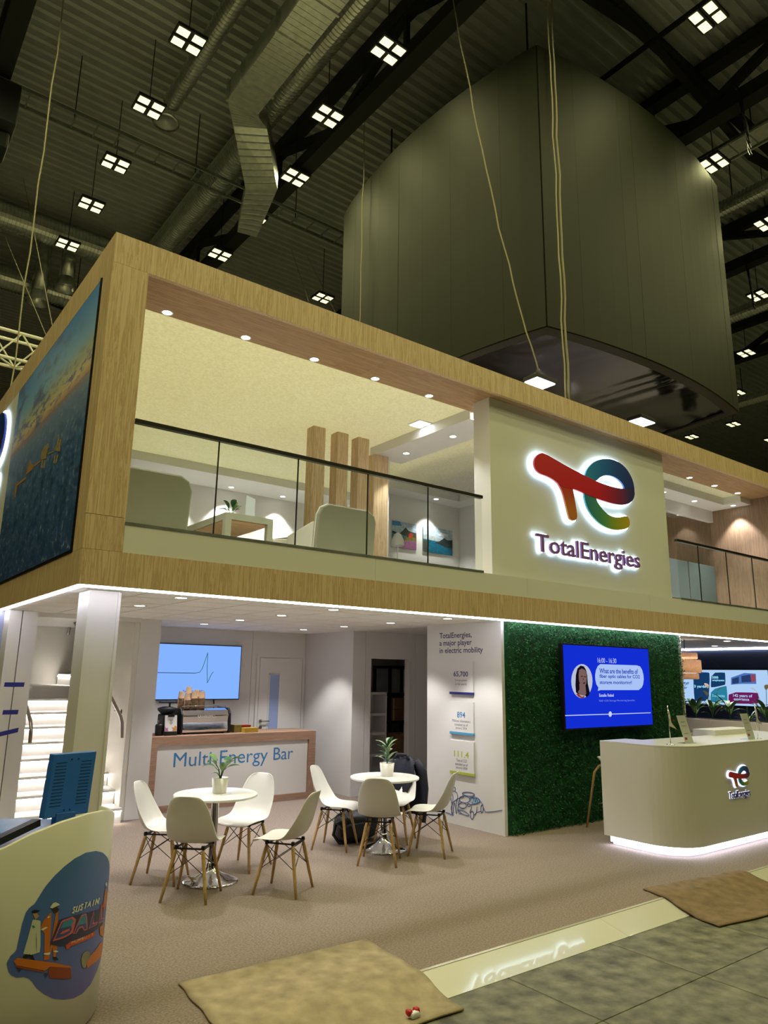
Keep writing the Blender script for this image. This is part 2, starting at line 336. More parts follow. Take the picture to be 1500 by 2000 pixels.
# cable trays
def cable_tray(p, q, wdir, w, label):
    p, q, wd = Vector(p), Vector(q), Vector(wdir)*w; t = thing('cable_tray', label, 'cable tray', tuple((p+q)/2))
    for o_ in (-.5, .5): part('rail', G().bar(p+wd*o_, q+wd*o_, .03, .07), 'galva_dark', t)
    n = int((q-p).length/.42)
    g_ = G().bar((0,0,0), tuple(wd), .028)
    me = mesh_of(g_, 'rung', 'galva_dark')
    for k in range(n): o_ = link('rung', me, t); o_.location = p+(q-p)*((k+.5)/n)-wd*.5-t.location
    for k in range(0, n, 6): c = p+(q-p)*((k+.5)/n); part('hanger', G().bar((c.x, c.y, c.z), (c.x, c.y, 14.15), .018), 'iron', t)
cable_tray((-7, 7.6, 12.6), (8.4, 7.6, 12.6), (0, 1, 0), .5, 'ladder cable tray crossing the roof left of the hanging box'); cable_tray(mv(11.9, -8, 12.55, 13.1), mv(11.9, 2, 12.55, 13.1), (1, 0, 0), .55, 'ladder cable tray with pale backing right of the hanging box')
part('tray_sheet', B(12.38, 12.95, -8, 2.4, 13.09, 13.1), 'galva', bpy.data.objects['cable_tray.001'])
single('sprinkler_pipe', G().tube([(8.7, -9, 13.0), (8.7, 1.2, 13.0)], .05, 8), 'iron', 'thin dark sprinkler pipe under the roof right of the box corner', 'pipe', smooth=True)
t = thing('hoist_box', 'dark hoist motor box hanging on the leftmost roof truss with orange strap', 'hoist', (-.3, 8.0, 11.6)); part('housing', B(-.55, -.1, 7.3, 8.6, 11.75, 12.6), 'charcoal', t, bev=.03); part('chain_bag', B(-.5, -.15, 7.6, 8.2, 11.4, 11.75), 'iron', t, bev=.05); MO = mat('orange', 'c2761c', .6); part('strap', B(-.58, -.07, 7.9, 8.05, 12.0, 12.1), 'orange', t)
# floodlights: four LED lenses in one frame
def fixture_proto():
    t = thing('floodlight', 'square hall floodlight with four glowing lenses', 'floodlight', (0, 0, 0))
    fr = G()
    for a in (-1, 1): fr.box(-.27, .27, a*.125-.11, a*.125+.11, .0, .06)
    part('housing', fr, 'charcoal', t, local=True); part('bracket', G().bar((0, 0, .05), (0, 0, 1.72), .014), 'iron', t, local=True)
    me = mesh_of(B(-.1, .1, -.075, .075, -.012, 0), 'lens', 'flood')
    for a in (-.14, .14):
        for b in (-.125, .125): o = link('lens', me, t); o.location = (a, b, 0)
    l = bpy.data.lights.new('flood_lamp', 'AREA'); l.shape = 'RECTANGLE'; l.size = .5; l.size_y = .45; l.energy = HALL; l.color = lin('fffab0'); l.spread = R(171); o = link('flood_lamp', l, t); o.location = (0, 0, -.03)
    return t
FX = fixture_proto(); first = True
seen = [(1.98, 4.39), (1.98, 6.33), (1.98, 8.38), (1.98, 10.19), (1.98, 12.27), (4.86, 2.38), (4.86, 4.34), (5.28, 6.31), (5.28, 8.30), (5.28, 10.2), (8.63, 10.39), (8.63, -1.45), (12.08, .31), (15.08, .61), (18.32, 2.38), (21.78, 4.45), (25.0, 6.4), (28.3, 8.25), (28.5, 10.28), (31.6, 8.2)]
ROWL = {1.98: 'square hall floodlight in the row over the slim spiral duct', 4.86: 'square hall floodlight under the truss left of the hanging box', 5.28: 'square hall floodlight under the truss left of the hanging box', 8.63: 'square hall floodlight in the row above the hanging box'}
hid = []
for i, x in enumerate((-8, -4.7, -1.4, 1.98, 5.28, 8.63, 12.08, 15.1, 18.3)):
    for j in range(-5, 3):
        y = .46+1.96*j
        d = np.array([x, y, 12.6])-CAM; z = d@fw; px = 750+FPX*(d@rt)/z; py = 1000-FPX*(d@up)/z
        if z > 0 and -40 < px < 1540 and py > -60: continue
        hid.append((x, y))
for x, y in seen+hid:
    o = FX if first else copy_tree(FX); first = False; o.location = (x, y, 12.6)
    if (x, y) in hid:
        o.name = 'floodlight_offscreen'
        for c in o.children:
            if c.name.startswith(('lens', 'flood_lamp')): c.name = c.name.split('.')[0]+'_offscreen'
    o['label'] = ROWL.get(x, 'square hall floodlight of the rows right of the hanging box' if x > 9 else 'square hall floodlight over the aisle before the stand'); o['group'] = o['label'].replace('square hall floodlight', 'floodlights')
# ---------------------------------------------------------------- the hanging box with bulging sides
mat('banner', '1c1e11', .62, spec=.35, bump=.06, bscale=30); mat('box_frame', '3d3b42', .5); mat('black_foil', '8b88a0', .13, 1)
ZB, ZT = 7.0, 12.1
C4 = [(6.43, .37), (12.16, .36), (12.3, 6.1), (6.5, 6.1)]
def bulge(a, b, n, k=.30):
    a, b = Vector(a), Vector(b); d = b-a; nrm = Vector((d.y, -d.x)).normalized(); return [tuple(a+d*(i/n)+nrm*(4*k*(i/n)*(1-i/n))) for i in range(n+1)]
NP = 16; hb = thing('hanging_box', 'huge dark square hanging box with bulging sides over the stand', 'hanging sign', (9.3, 3.2, ZB)); outline = []
for s_ in range(4):
    pts = bulge(C4[s_], C4[(s_+1) % 4], NP, .30 if s_ != 3 else .36); outline += pts[:-1]
    for i in range(NP):
        a, b = Vector(pts[i]), Vector(pts[i+1]); nn = Vector(((b-a).y, -(b-a).x)).normalized()*(.02+.004*rnd.random()); inn = -nn*.6
        g_ = G().add([(*(a+inn), ZB), (*(b+inn), ZB), (*(b+nn), ZB), (*(a+nn), ZB), (*(a+inn), ZT), (*(b+inn), ZT), (*(b+nn), ZT), (*(a+nn), ZT)], [(0,1,2,3),(7,6,5,4),(0,4,5,1),(1,5,6,2),(2,6,7,3),(3,7,4,0)])
        part('banner_panel', g_, 'banner', hb)
cx, cy = 9.35, 3.25; inner = [(cx+(x-cx)*.94, cy+(y-cy)*.94) for x, y in outline]; n = len(outline)
part('bottom_frame', G().add([(x, y, ZB-.01) for x, y in outline]+[(x, y, ZB-.01) for x, y in inner]+[(x, y, ZB+.03) for x, y in outline]+[(x, y, ZB+.03) for x, y in inner], [q for i in range(n) for q in ((i, n+i, n+(i+1) % n, (i+1) % n), (2*n+i, 2*n+(i+1) % n, 3*n+(i+1) % n, 3*n+i), (n+i, 3*n+i, 3*n+(i+1) % n, n+(i+1) % n))]), 'box_frame', hb)
rows = []; M_ = 70
for i in range(M_+1):
    row = []
    for j in range(M_+1):
        u, v = i/M_, j/M_; x = 6.55+5.6*u; y = .5+5.55*v; e = min(u, 1-u, v, 1-v)
        x += (.22*(1-abs(2*v-1)**2))*(2*u-1); y += (.22*(1-abs(2*u-1)**2))*(2*v-1)
        w = math.exp(-e*9); ang = u*60+3*math.sin(v*5) if min(v, 1-v) < min(u, 1-u) else v*60+3*math.sin(u*5)
        z = ZB+.055-.05*min(1, e*5)+.02*w*math.sin(ang*1.3+2*math.sin(ang*.37))*min(1, e*30)*(.5+.5*math.sin(ang*.21))+.03*math.sin(u*7+v*3)*math.sin(v*5-u*3)
        row.append((x, y, z))
    rows.append(row)
part('bottom_foil', G().grid(rows), 'black_foil', hb, smooth=True); part('top_cover', G().add([(x, y, ZT-.05) for x, y in outline], [tuple(range(n))]), 'black', hb)
for k, (x, y) in enumerate(((7.2, 1.2), (11.4, 1.2), (11.4, 5.3), (7.2, 5.3))): part('suspension_cable', G().tube([(x, y, ZT-.1), (x, y, 14.2)], .02, 6), 'iron', hb)
# LED flood panels under the box
def flood_panel(x, y, z, lb):
    t = thing('work_light', lb, 'work light', (x, y, z)); part('body', B(x-.22, x+.22, y-.14, y+.14, z+.015, z+.08), 'charcoal', t, bev=.01); part('lens', B(x-.2, x+.2, y-.12, y+.12, z, z+.015), 'panel_led', t)
    part('bracket', G().tube([(x-.2, y+.14, z+.05), (x-.2, y+.3, z-.1), (x-.2, y+.34, 5.455)], .012, 6), 'iron', t)
flood_panel(6.38, .5, 6.1, 'white square work light below the near corner of the hanging box'); flood_panel(9.03, .52, 6.1, 'white square work light above the right end of the logo wall')
# ropes and cables
def rope(pts, r, lb, grp=None, sag=None): single('rope', G().tube(pts, r, 6), 'rope', lb, 'rope', grp, smooth=True)
def arc(p, q, sag, n=14): p, q = Vector(p), Vector(q); return [tuple(p.lerp(q, i/n)-Vector((0, 0, sag*4*(i/n)*(1-i/n)))+Vector((.012*math.sin(i*2.1), .01*math.sin(i*1.3), 0))) for i in range(n+1)]
pA = on(885, 0, 2, 12.9); rope(arc(tuple(pA), (6.4, .5, 6.2), .55, 20), .012, 'slack pale cable hanging down to the work light under the box corner')
for k, (dx, dy) in enumerate(((0, 0), (.05, .03), (.09, -.02), (.13, .01))): rope(arc((6.42+dx, .1+dy, 14.1), (6.46+dx*.6, .1+dy, 5.6), 0, 24), .011 if k < 3 else .015, 'pale rope of the bundle hanging before the corner of the hanging box', 'ropes of the hanging bundle')
for p, q, r, lb in (((125, 0, 12.9), (64, 660, 4.5), .012, 'pale rope hanging beside the wooden left face of the stand'), ((712, 245, 13.4), (697, 628, 5.72), .01, 'thin rope hanging left of the hanging box to the fascia')):
    a = on(p[0], p[1], 2, p[2]); a[2] = 14.2; b = np.array([a[0], a[1], q[2]]); rope(arc(tuple(a), tuple(b), 0, 16), r, lb)
for (p, q, lb) in (((40, 320), (103, 640), 'thin wire slanting behind the corner post, outer one'), ((0, 440), (90, 655), 'thin wire slanting behind the corner post, inner one'), ((540, 400), (605, 595), 'thin wire slanting between floodlights behind the fascia, left one'), ((560, 420), (655, 610), 'thin wire slanting between floodlights behind the fascia, right one')):
    single('wire', G().tube([tuple(on(*p, 1, 13.0)), tuple(on(*q, 1, 9.0))], .008, 5), 'rope', lb, 'wire')
for (x, y, z, lb) in ((11.0, -.9, 12.7, 'black cable bundle hanging by the cable tray'), (16.9, 1.9, 12.7, 'black cable bundle hanging on the far truss')):
    t = thing('cable_bundle', lb, 'cables', (x, y, z-1))
    for k in range(5): part('cable', G().tube(arc((x-.25+.1*k, y+.03*k, z+.2), (x+.05*(k-2)*.3, y, z-.7-.12*k), .1*k, 10), .02, 6), 'black', t, True)
# white lighting truss behind the left face
t = thing('lighting_truss', 'white aluminium lighting truss behind the wooden left face', 'truss', (-1, 9.2, 7.8))
for y in (9.0, 9.45):
    for z in (7.85, 8.42): part('chord', G().tube([(-6, y, z), (3.2, y, z)], .035, 8), 'truss_alu', t, True)
for k in range(22):
    x = -6+k*.42; a, b = (7.85, 8.42) if k % 2 else (8.42, 7.85); part('brace', G().tube([(x, 9.0, a), (x+.42, 9.0, b)], .018, 6), 'truss_alu', t); part('brace', G().tube([(x, 9.45, b), (x+.42, 9.45, a)], .018, 6), 'truss_alu', t)
    part('brace', G().tube([(x, 9.0 if k % 2 else 9.45, 7.85), (x+.42, 9.45 if k % 2 else 9.0, 7.85)], .018, 6), 'truss_alu', t)
# moving head lamps on the far side of the fascia
for x, y, z, lb in ((11.6, 1.5, 6.2, 'black stage lamp standing on top of the stand near the box edge'), (12.7, 1.6, 6.15, 'black stage lamp on a stand beyond the first one')):
    t = thing('stage_lamp', lb, 'stage lamp', (x, y, z-.4)); part('base', B(x-.18, x+.18, y-.16, y+.16, z-.4, z-.25), 'black', t, bev=.02); part('yoke', G().box(x-.2, x-.16, y-.06, y+.06, z-.3, z+.15).box(x+.16, x+.2, y-.06, y+.06, z-.3, z+.15), 'charcoal', t); part('head', G().lathe([(.08, -.2), (.14, -.15), (.15, .15), (.1, .22)], 16, (x, y, z)), 'black', t, True)
    part('stand', G().tube([(x, y, z-.4), (x, y, 5.455)], .03, 8), 'iron', t)
# ================================================================ UPPER DECK
tr = shell('trim_1')                                    # oak fascia along the top front
xs = [0, .33, 3.1, 5.9, 8.7, 11.5, 14.3]
for a, b in zip(xs[:-1], xs[1:]): part('fascia_panel', B(a+.0005, b-.0005, 0, .05, H4, H3), 'oak', tr)
tr = shell('trim_2')                                    # oak corner post
part('post_panel', B(.0, .325, 0, .05, 3.092, H4-.002), 'oak', tr); part('post_panel', B(.0, .325, 0, .05, H2+.002, 3.088), 'oak', tr); part('post_return', B(.285, .325, .05, .69, 3.04, H4-.002), 'oak', tr)
tr = shell('trim_3')                                    # oak fascia under the balcony
xs = [0, 2.6, 5.2, 7.8, 10.4, 14.3]
for a, b in zip(xs[:-1], xs[1:]): part('fascia_panel', B(a+.0005, b-.0005, 0, .05, H1, H2), 'oak', tr)
tr = shell('trim_4')                                    # oak skin of the left face
part('fascia_panel', B(0, .05, .052, 12, 5.385, H3), 'oak', tr); part('fascia_panel', B(0, .05, .052, .29, H2+.002, 5.383), 'oak', tr); part('fascia_panel', B(0, .05, .052, 12, H1, H2), 'oak', tr)
sf = shell('trim_5')                                    # oak soffit over the balcony
xs = [.33, 3.2, 6.1, 9.0, 11.5, 14.3]
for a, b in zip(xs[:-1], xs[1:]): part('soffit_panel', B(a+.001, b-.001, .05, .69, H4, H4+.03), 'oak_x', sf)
band = shell('trim_6')                                  # white band below the balustrade
xs = [.327, 3.0, 5.4, 8.1, 10.8, 14.3]
for a, b in zip(xs[:-1], xs[1:]): part('band_panel', B(a+.0015, b-.0015, .005, .05, H2, 3.035), 'white', band)
struct('floor_upper', B(.05, 14.3, .05, 9, 2.56, ZF), 'white')
struct('ceiling_upper', B(.06, 13.0, .69, 9.0, H4+.045, H4+.05), 'ceiling_fabric')
struct('trim_7', B(.3, .312, .69, 9, H4+.04, H4+.044), 'white')
struct('wall_upper_left', B(.05, .09, .05, 9, ZF, H4+.04), 'white_wall'); struct('wall_upper_back', B(.09, 7.0, 6.62, 6.7, ZF, H4+.04), 'white_wall')
struct('trim_8', B(.09, 6.9, 5.67, 6.62, 5.30, H4+.04), 'white_wall'); struct('trim_9', B(5.1, 5.75, .69, 3.02, 5.30, H4+.04), 'white_wall')
struct('wall_partition', G().prism([(5.36, 2.98), (5.47, 2.98), (5.47, 3.3), (6.75, 4.88), (6.95, 6.99), (6.85, 6.99), (6.65, 4.9), (5.36, 3.36)], lambda u, v, d: (u, v, d), ZF, H4+.04), 'white_wall'); struct('wall_room_back', B(6.6, 8.85, 4.8, 4.88, ZF, H4+.04), 'white_wall'); struct('wall_room_right', B(8.77, 8.85, .45, 4.8, ZF, H4+.04), 'white_wall')
struct('trim_10', B(6.5, 8.77, 4.35, 4.8, 5.30, H4+.04), 'white_wall'); struct('trim_11', B(8.35, 8.77, .69, 4.35, 5.30, H4+.04), 'white_wall')
# wooden screen columns between lounge and room
for x, w in ((3.8, .21), (4.23, .2), (4.62, .21)): single('wood_column', B(x, x+w, 2.68, 2.87, ZF, H4+.04), 'oak', 'slim oak column of the three beside the balcony lounge', 'column', 'oak columns of the lounge screen')
single('wood_pier', B(5.06, 5.345, 2.85, 3.02, ZF, 5.30), 'oak', 'oak pier under the white beam beside the lounge screen', 'column')
# right-hand room
struct('wall_upper_right', B(13.0, 13.06, .05, 4.2, ZF, H4+.04), 'oak_grey')
wr = shell('wall_upper_wood')
for k in range(4): part('wall_panel', B(8.87+k*1.03, 8.87+(k+1)*1.03-.006, 4.1, 4.15, ZF, H4+.02), 'oak_grey', wr)
struct('trim_12', B(8.85, 13.0, 1.05, 1.5, 5.30, H4+.04), 'white_wall'); struct('trim_13', B(12.6, 13.0, .69, 1.05, 5.30, H4+.04), 'white_wall'); struct('trim_14', B(8.85, 13.0, 1.5, 1.6, 5.06, H4+.04), 'white_wall')
mat('frost', '64716f', .6, alpha=.82)
gp = thing('glass_partition', 'frosted glass partition behind the right balcony', 'partition', (10.9, 1.55, ZF))
for k in range(4):
    q = part('glass_pane', B(8.86+k*1.03, 8.86+(k+1)*1.03-.01, 1.545, 1.555, ZF, 5.06), 'glass', gp)
    part('frosted_film', B(8.87+k*1.03, 8.84+(k+1)*1.03, 1.538, 1.543, 3.36, 4.12), 'frost', q)
# balustrades
def balustrade(xs, label):
    t = thing('balustrade', label, 'balustrade', ((xs[0]+xs[-1])/2, .02, 3.035)); part('base_channel', B(xs[0], xs[-1], .0, .045, 3.035, 3.06), 'galva_dark', t); part('handrail', B(xs[0], xs[-1], -.005, .05, 3.955, 3.995), 'steel_dark', t, bev=.004)
    for a, b in zip(xs[:-1], xs[1:]): part('glass_panel', B(a+.005, b-.005, .015, .027, 3.06, 3.955), 'glass', t)
    for x in xs[1:-1]: part('joint', B(x-.005, x+.005, .014, .028, 3.06, 3.955), 'iron', t)
mat('steel_dark', '4a473f', .35, .8)
balustrade([.33, 1.14, 2.01, 2.89, 3.755, 4.63], 'glass balustrade with dark handrail before the lounge'); balustrade([8.96, 9.6, 10.5, 11.4, 12.3, 12.98], 'glass balustrade with dark handrail right of the logo wall')
# logo wall
struct('wall_logo', B(4.93, 8.955, .15, .45, 3.035, H4), 'white', bev=.003)
def chaikin(P, it=2):
    for _ in range(it): P = [q for i in range(len(P)) for q in ((.75*P[i][0]+.25*P[(i+1) % len(P)][0], .75*P[i][1]+.25*P[(i+1) % len(P)][1]), (.25*P[i][0]+.75*P[(i+1) % len(P)][0], .25*P[i][1]+.75*P[(i+1) % len(P)][1]))]
    return P
def offset(P, d):
    a = sum(P[i][0]*P[(i+1) % len(P)][1]-P[(i+1) % len(P)][0]*P[i][1] for i in range(len(P))); s = 1 if a > 0 else -1; out = []
    for i in range(len(P)):
        p, q, r = Vector(P[i-1]), Vector(P[i]), Vector(P[(i+1) % len(P)]); n1 = Vector(((q-p).y, -(q-p).x)); n2 = Vector(((r-q).y, -(r-q).x)); n = (n1.normalized()+n2.normalized())
        out.append(tuple(q+n.normalized()*d*s) if n.length > 1e-6 else tuple(q))
    return out
LOGO = dict(
 loop=[(735,430),(738,395),(760,340),(810,275),(880,232),(960,215),(1050,222),(1140,260),(1220,330),(1280,430),(1310,530),(1315,630),(1290,705),(1240,745),(1180,757),(1150,690),(1180,600),(1195,560),(1190,530),(1160,490),(1110,445),(1040,413),(970,408),(905,435),(862,482),(800,480)],
 bowl=[(722,600),(725,660),(740,730),(770,810),(830,900),(910,980),(1000,1030),(1100,1054),(1200,1042),(1250,1018),(1260,965),(1247,908),(1212,886),(1150,903),(1080,905),(1000,870),(930,800),(880,730),(860,670),(790,600)],
 stem=[(350,430),(410,495),(450,560),(475,620),(500,720),(540,885),(556,930),(600,946),(634,925),(643,885),(622,760),(603,650),(588,560),(560,450)],
 bar=[(215,145),(262,158),(370,220),(480,283),(600,347),(720,412),(865,483),(1000,533),(1100,560),(1195,572),(1250,560),(1300,560),(1316,630),(1295,700),(1245,744),(1185,758),(1100,752),(1000,727),(860,682),(720,622),(640,588),(585,568),(500,560),(430,520),(370,465),(290,422),(200,392),(152,340),(131,265),(150,190)])
LW = {k: [tuple(on(1020+u/6, 860+v/6, 1, .07)[[0, 2]]) for u, v in P] for k, P in LOGO.items()}
lx0 = min(p[0] for P in LW.values() for p in P); lx1 = max(p[0] for P in LW.values() for p in P); lz0 = min(p[1] for P in LW.values() for p in P)
LN = {k: chaikin([((p[0]-lx0)/(lx1-lx0), (p[1]-lz0)/(lx1-lx0)) for p in P]) for k, P in LW.items()}
def logo_mats(tagn, w, dv=(1, 0, 0)):
    grad('logo_bar_'+tagn, [(0, 'c4161f'), (.6, 'c60f2a'), (.8, '8a1a47'), (.93, '3a2a63'), (1, '1f2a63')], 0, 0, w, .45, direction=dv); grad('logo_loop_'+tagn, [(0, '1f86c0'), (.35, '0f62b4'), (.6, '0a4596'), (1, '1d2a7c')], 0, .5*w, w, .45, direction=dv)
    grad('logo_bowl_'+tagn, [(0, '2b7d8f'), (.35, '4f9462'), (.6, '93a32c'), (1, 'cfa315')], 0, .48*w, .95*w, .45, direction=dv); grad('logo_stem_'+tagn, [(0, 'c0742c'), (.5, 'bb4a28'), (1, 'c4161f')], 2, .06*w, .24*w, .45)
def te_logo(parent, org, rgt, w, tagn, halo, nrm, depth=.03):
    """four overlapping letter strokes on a glowing back plate"""
    org, rgt, nrm = Vector(org), Vector(rgt), Vector(nrm); loc = Vector(parent.location)
    fn = lambda lift: (lambda u, v, d: tuple(org+rgt*u*w+Vector((0, 0, v*w))+nrm*(lift+d)))
    for i, k in enumerate(('loop', 'bowl', 'stem', 'bar')):
        P = LN[k]
        if halo: part('halo_plate', G().prism(offset(P, halo/w), fn(0.0), -.03 if w > 1 else -.01, 0), 'halo' if w > 1 else 'halo_small', parent)
        g_ = G().prism(P, fn(.004+i*.002), 0, depth)
        o = link('logo_stroke', mesh_of(g_, 'logo_stroke', 'logo_%s_%s' % (k, tagn), shift=tuple(org)), parent); o.location = org-loc
logo_mats('big', lx1-lx0)
t = thing('logo_sign', 'large backlit logo of red bar and blue-yellow curl on the white balcony wall', 'sign', ((lx0+lx1)/2, .1, lz0)); te_logo(t, (lx0, .1, lz0), (1, 0, 0), lx1-lx0, 'big', .028, (0, -1, 0))
ztop = on(1047, 1041, 1, .08)[2]; zdesc = on(1203, 1112, 1, .08)[2]; tx0 = on(1047, 1041, 1, .08)[0]; tx1 = on(1250, 1100, 1, .08)[0]
mat('purple_text', '8a5f9c', .45)
t = thing('letter_sign', 'backlit purple lettering under the large logo on the balcony wall', 'sign', ((tx0+tx1)/2, .1, zdesc))
text('TotalEnergies', (tx0, zdesc, tx1, ztop), 'purple_text', t, FRONT(.105), 'letter_faces', .03, bold=.012); text('TotalEnergies', (tx0-.02, zdesc-.02, tx1+.02, ztop+.02), 'halo', t, FRONT(.115), 'letter_glow', .006, bold=.025)
# downlights of the upper deck
for k in range(6): downlight(.74+k*.888, .62, H4, 'round downlight in the oak soffit over the lounge balcony', 'downlights in the oak soffit, lounge side')
for k in range(4): downlight(10.55+k*.875, .59, H4, 'round downlight in the oak soffit over the right balcony', 'downlights in the oak soffit, right side')
for k in range(2, 5): downlight(.85+k*1.13, 6.36, 5.30, 'round downlight in the white cove along the lounge back wall', 'downlights along the lounge back wall', 26)
for y in (1.4, 2.5): downlight(5.44, y, 5.30, 'round downlight under the white beam beside the logo wall', 'downlights under the white beam')
downlight(7.85, 4.5, 5.30, 'round downlight above the landscape pictures', None, 14)
for x, y in ((10.76, 1.25), (11.86, 1.25), (12.8, .95)): downlight(x, y, 5.30, 'round downlight in the white border of the right balcony room', 'downlights of the right balcony room', 14)
for x in (10.2, 11.6): downlight(x, 3.8, H4, 'round downlight by the wood panels behind the glass partition', 'downlights by the wood panels', 14)
t = thing('ceiling_panel_light', 'square white panel light in the pale lounge ceiling', 'panel light', (5.0, 1.6, H4+.03)); part('frame', B(4.85, 5.09, 1.47, 1.75, H4+.03, H4+.044), 'white', t); part('diffuser', B(4.87, 5.07, 1.49, 1.73, H4+.025, H4+.03), 'panel_led', t)
# lounge furniture
mat('sofa_fabric', '90907f', .9, bump=.2, bscale=200); mat('sofa_edge', 'd8d4c6', .8)
def armchair(x, y, rz, label, w=.8, h=.74, deep=.72):
    t = thing('armchair', label, 'armchair', (x, y, ZF), rz)
    g_ = G(); prof = [(-w/2, .06), (w/2, .06), (w/2, h-.14), (w/2-.04, h-.05), (w/2-.13, h), (-w/2+.13, h), (-w/2+.04, h-.05), (-w/2, h-.14)]
    g_.prism(prof, lambda u, v, d: (u, d+.1*(v/h-.5)*-1, v), -deep/2, -deep/2+.1); part('backrest', g_, 'sofa_fabric', t, local=True, bev=.02)
    part('piping', G().tube([(u*1.005, -deep/2+.05-.1*(v/h-.5), v) for u, v in prof[1:]+prof[:1]], .009, 6), 'sofa_edge', t, local=True)
    part('seat', B(-w/2+.1, w/2-.1, -deep/2+.1, deep/2, .2, .42), 'sofa_fabric', t, local=True, bev=.04)
    for s in (-1, 1): part('armrest', G().prism([(-deep/2+.1, .1), (deep/2-.02, .1), (deep/2-.02, .5), (-deep/2+.1, .6)], lambda u, v, d, s=s: (s*(w/2-.1)+d*s, u, v), 0, .1), 'sofa_edge', t, local=True, bev=.02)
    for a in (-1, 1):
        for b in (-1, 1): part('leg', G().tube([(a*(w/2-.1), b*(deep/2-.1), 0), (a*(w/2-.1), b*(deep/2-.1), .12)], .015, 6), 'iron', t, local=True)
armchair(.80, 1.2, 0, 'grey upholstered armchair behind the corner post on the balcony', .86, .80); armchair(3.22, 1.25, 0, 'grey upholstered armchair before the oak columns on the balcony', .84, .80); armchair(2.95, 2.35, R(110), 'pale upholstered armchair across the lounge coffee table', .8, .66)
t = thing('coffee_table', 'grey lounge table with square legs on the balcony', 'table', (2.0, 1.6, ZF)); mat('table_grey', 'a9aa98', .5); part('tabletop', B(1.68, 2.26, .95, 2.25, ZF+.46, ZF+.53), 'table_grey', t); part('underside', B(1.70, 2.24, .97, 2.23, ZF+.452, ZF+.459), 'oak_x', t)
for a in (1.68, 2.19):
    for b in (.95, 2.18): part('leg', B(a, a+.07, b, b+.07, ZF, ZF+.46), 'table_grey', t)
mat('leaf', '2f5a2c', .45, vary=.3, vscale=20); mat('leaf_light', '5d7f45', .45, vary=.25, vscale=20); mat('soil', '2b2019', .95); mat('pot_white', 'e4e1da', .4)
def leaf(base, d, L, w, bend, m, parent, name='leaf', stem=.0, lift=.9, tilt=0):
    """a pointed folded leaf from base, leaning along direction d (xy angle)"""
    n = 7; c, s_ = math.cos(d), math.sin(d); rows = []; bx, by, bz = base; ang = lift; x = z = 0; P = []
    for i in range(n+1):
        P.append((x, z)); x += math.cos(ang)*L/n; z += math.sin(ang)*L/n; ang -= bend/n
    for i, (x, z) in enumerate(P):
        f = i/n; ww = w*math.sin(math.pi*min(1, f*.93+.06))**.8*(1 if f < .95 else .25)
        rows.append([(bx+x*c-k*ww*s_, by+x*s_+k*ww*c, bz+z+abs(k)*ww*.3) for k in (-1, -.5, 0, .5, 1)])
    return part(name, G().grid(rows), m, parent, smooth=True)
def potted(x, y, z, r, h, leaves, label, seed, m='leaf', L=.16, w=.035, stem=.06):
    t = thing('potted_plant', label, 'potted plant', (x, y, z)); rr = random.Random(seed)
    part('pot', G().lathe([(r*.8, 0), (r*.83, .004), (r, h), (r*.93, h), (r*.9, h-.02), (.001, h-.02)], 28, (x, y, z)), 'pot_white', t, True); part('soil', G().lathe([(.001, h-.012), (r*.9, h-.014)], 20, (x, y, z), False), 'soil', t)
    for k in range(leaves):
        d = k*2.4+rr.uniform(-.3, .3); lift = rr.uniform(.55, 1.4); st = stem*rr.uniform(.3, 1.3); bx, by, bz = x+.012*math.cos(d), y+.012*math.sin(d), z+h-.02
        tip = (bx+st*.45*math.cos(d), by+st*.45*math.sin(d), bz+st)
        lf = leaf(tip, d, L*rr.uniform(.75, 1.15), w*rr.uniform(.8, 1.15), rr.uniform(.5, 1.5), m if rr.random() < .6 else 'leaf_light', t, lift=lift); part('stem', G().tube([(bx, by, bz), tip], .003, 5), m, lf)
    return t
potted(1.93, 1.35, ZF+.53, .055, .08, 9, 'small potted plant on the grey lounge table', 3, L=.12, w=.03, stem=.07)
t = thing('leaflet_holder', 'clear leaflet stand with pale sheet on the lounge table', 'leaflet stand', (2.2, 1.36, ZF+.53)); mat('sheet_pale', 'cfd6d8', .5); part('sheet', G().add([(2.08, 1.30, ZF+.54), (2.26, 1.42, ZF+.54), (2.28, 1.46, ZF+.86), (2.10, 1.34, ZF+.86), (2.08, 1.305, ZF+.54), (2.26, 1.425, ZF+.54), (2.28, 1.465, ZF+.86), (2.10, 1.345, ZF+.86)], [(0,1,2,3),(7,6,5,4),(0,4,5,1),(1,5,6,2),(2,6,7,3),(3,7,4,0)]), 'sheet_pale', t); part('foot', B(2.07, 2.28, 1.3, 1.45, ZF+.53, ZF+.538), 'sheet_pale', t)
t = thing('floor_lamp', 'small white floor lamp before the landscape pictures', 'lamp', (6.55, 4.1, ZF)); part('base', G().lathe([(.14, 0), (.14, .015), (.02, .03)], 20, (6.55, 4.1, ZF)), 'white_gloss', t, True); part('pole', G().tube([(6.55, 4.1, ZF+.02), (6.55, 4.1, ZF+1.25)], .01, 8), 'white_gloss', t); part('shade', G().lathe([(.13, 1.15), (.12, 1.25), (.07, 1.36), (.02, 1.4)], 20, (6.55, 4.1, ZF), False), 'white_gloss', t, True)
def picture(name, label, cat, org, rgt, w, h, layers, nrm, frame=None):
    """a flat print: base board and coloured shapes lying on it"""
    org, rgt, nrm = Vector(org), Vector(rgt), Vector(nrm); t = thing(name, label, cat, tuple(org)); fn = lambda lift: (lambda u, v, d: tuple(org+rgt*(u*w)+Vector((0, 0, v*h))+nrm*(lift+d)))
    for i, (nm, poly, m) in enumerate(layers):
        q = part(nm, G().prism(poly, fn(0 if i == 0 else .012+i*.0006), 0, .012 if i == 0 else .0005), m, t)
    return t
SQ = [(0,0),(1,0),(1,1),(0,1)]
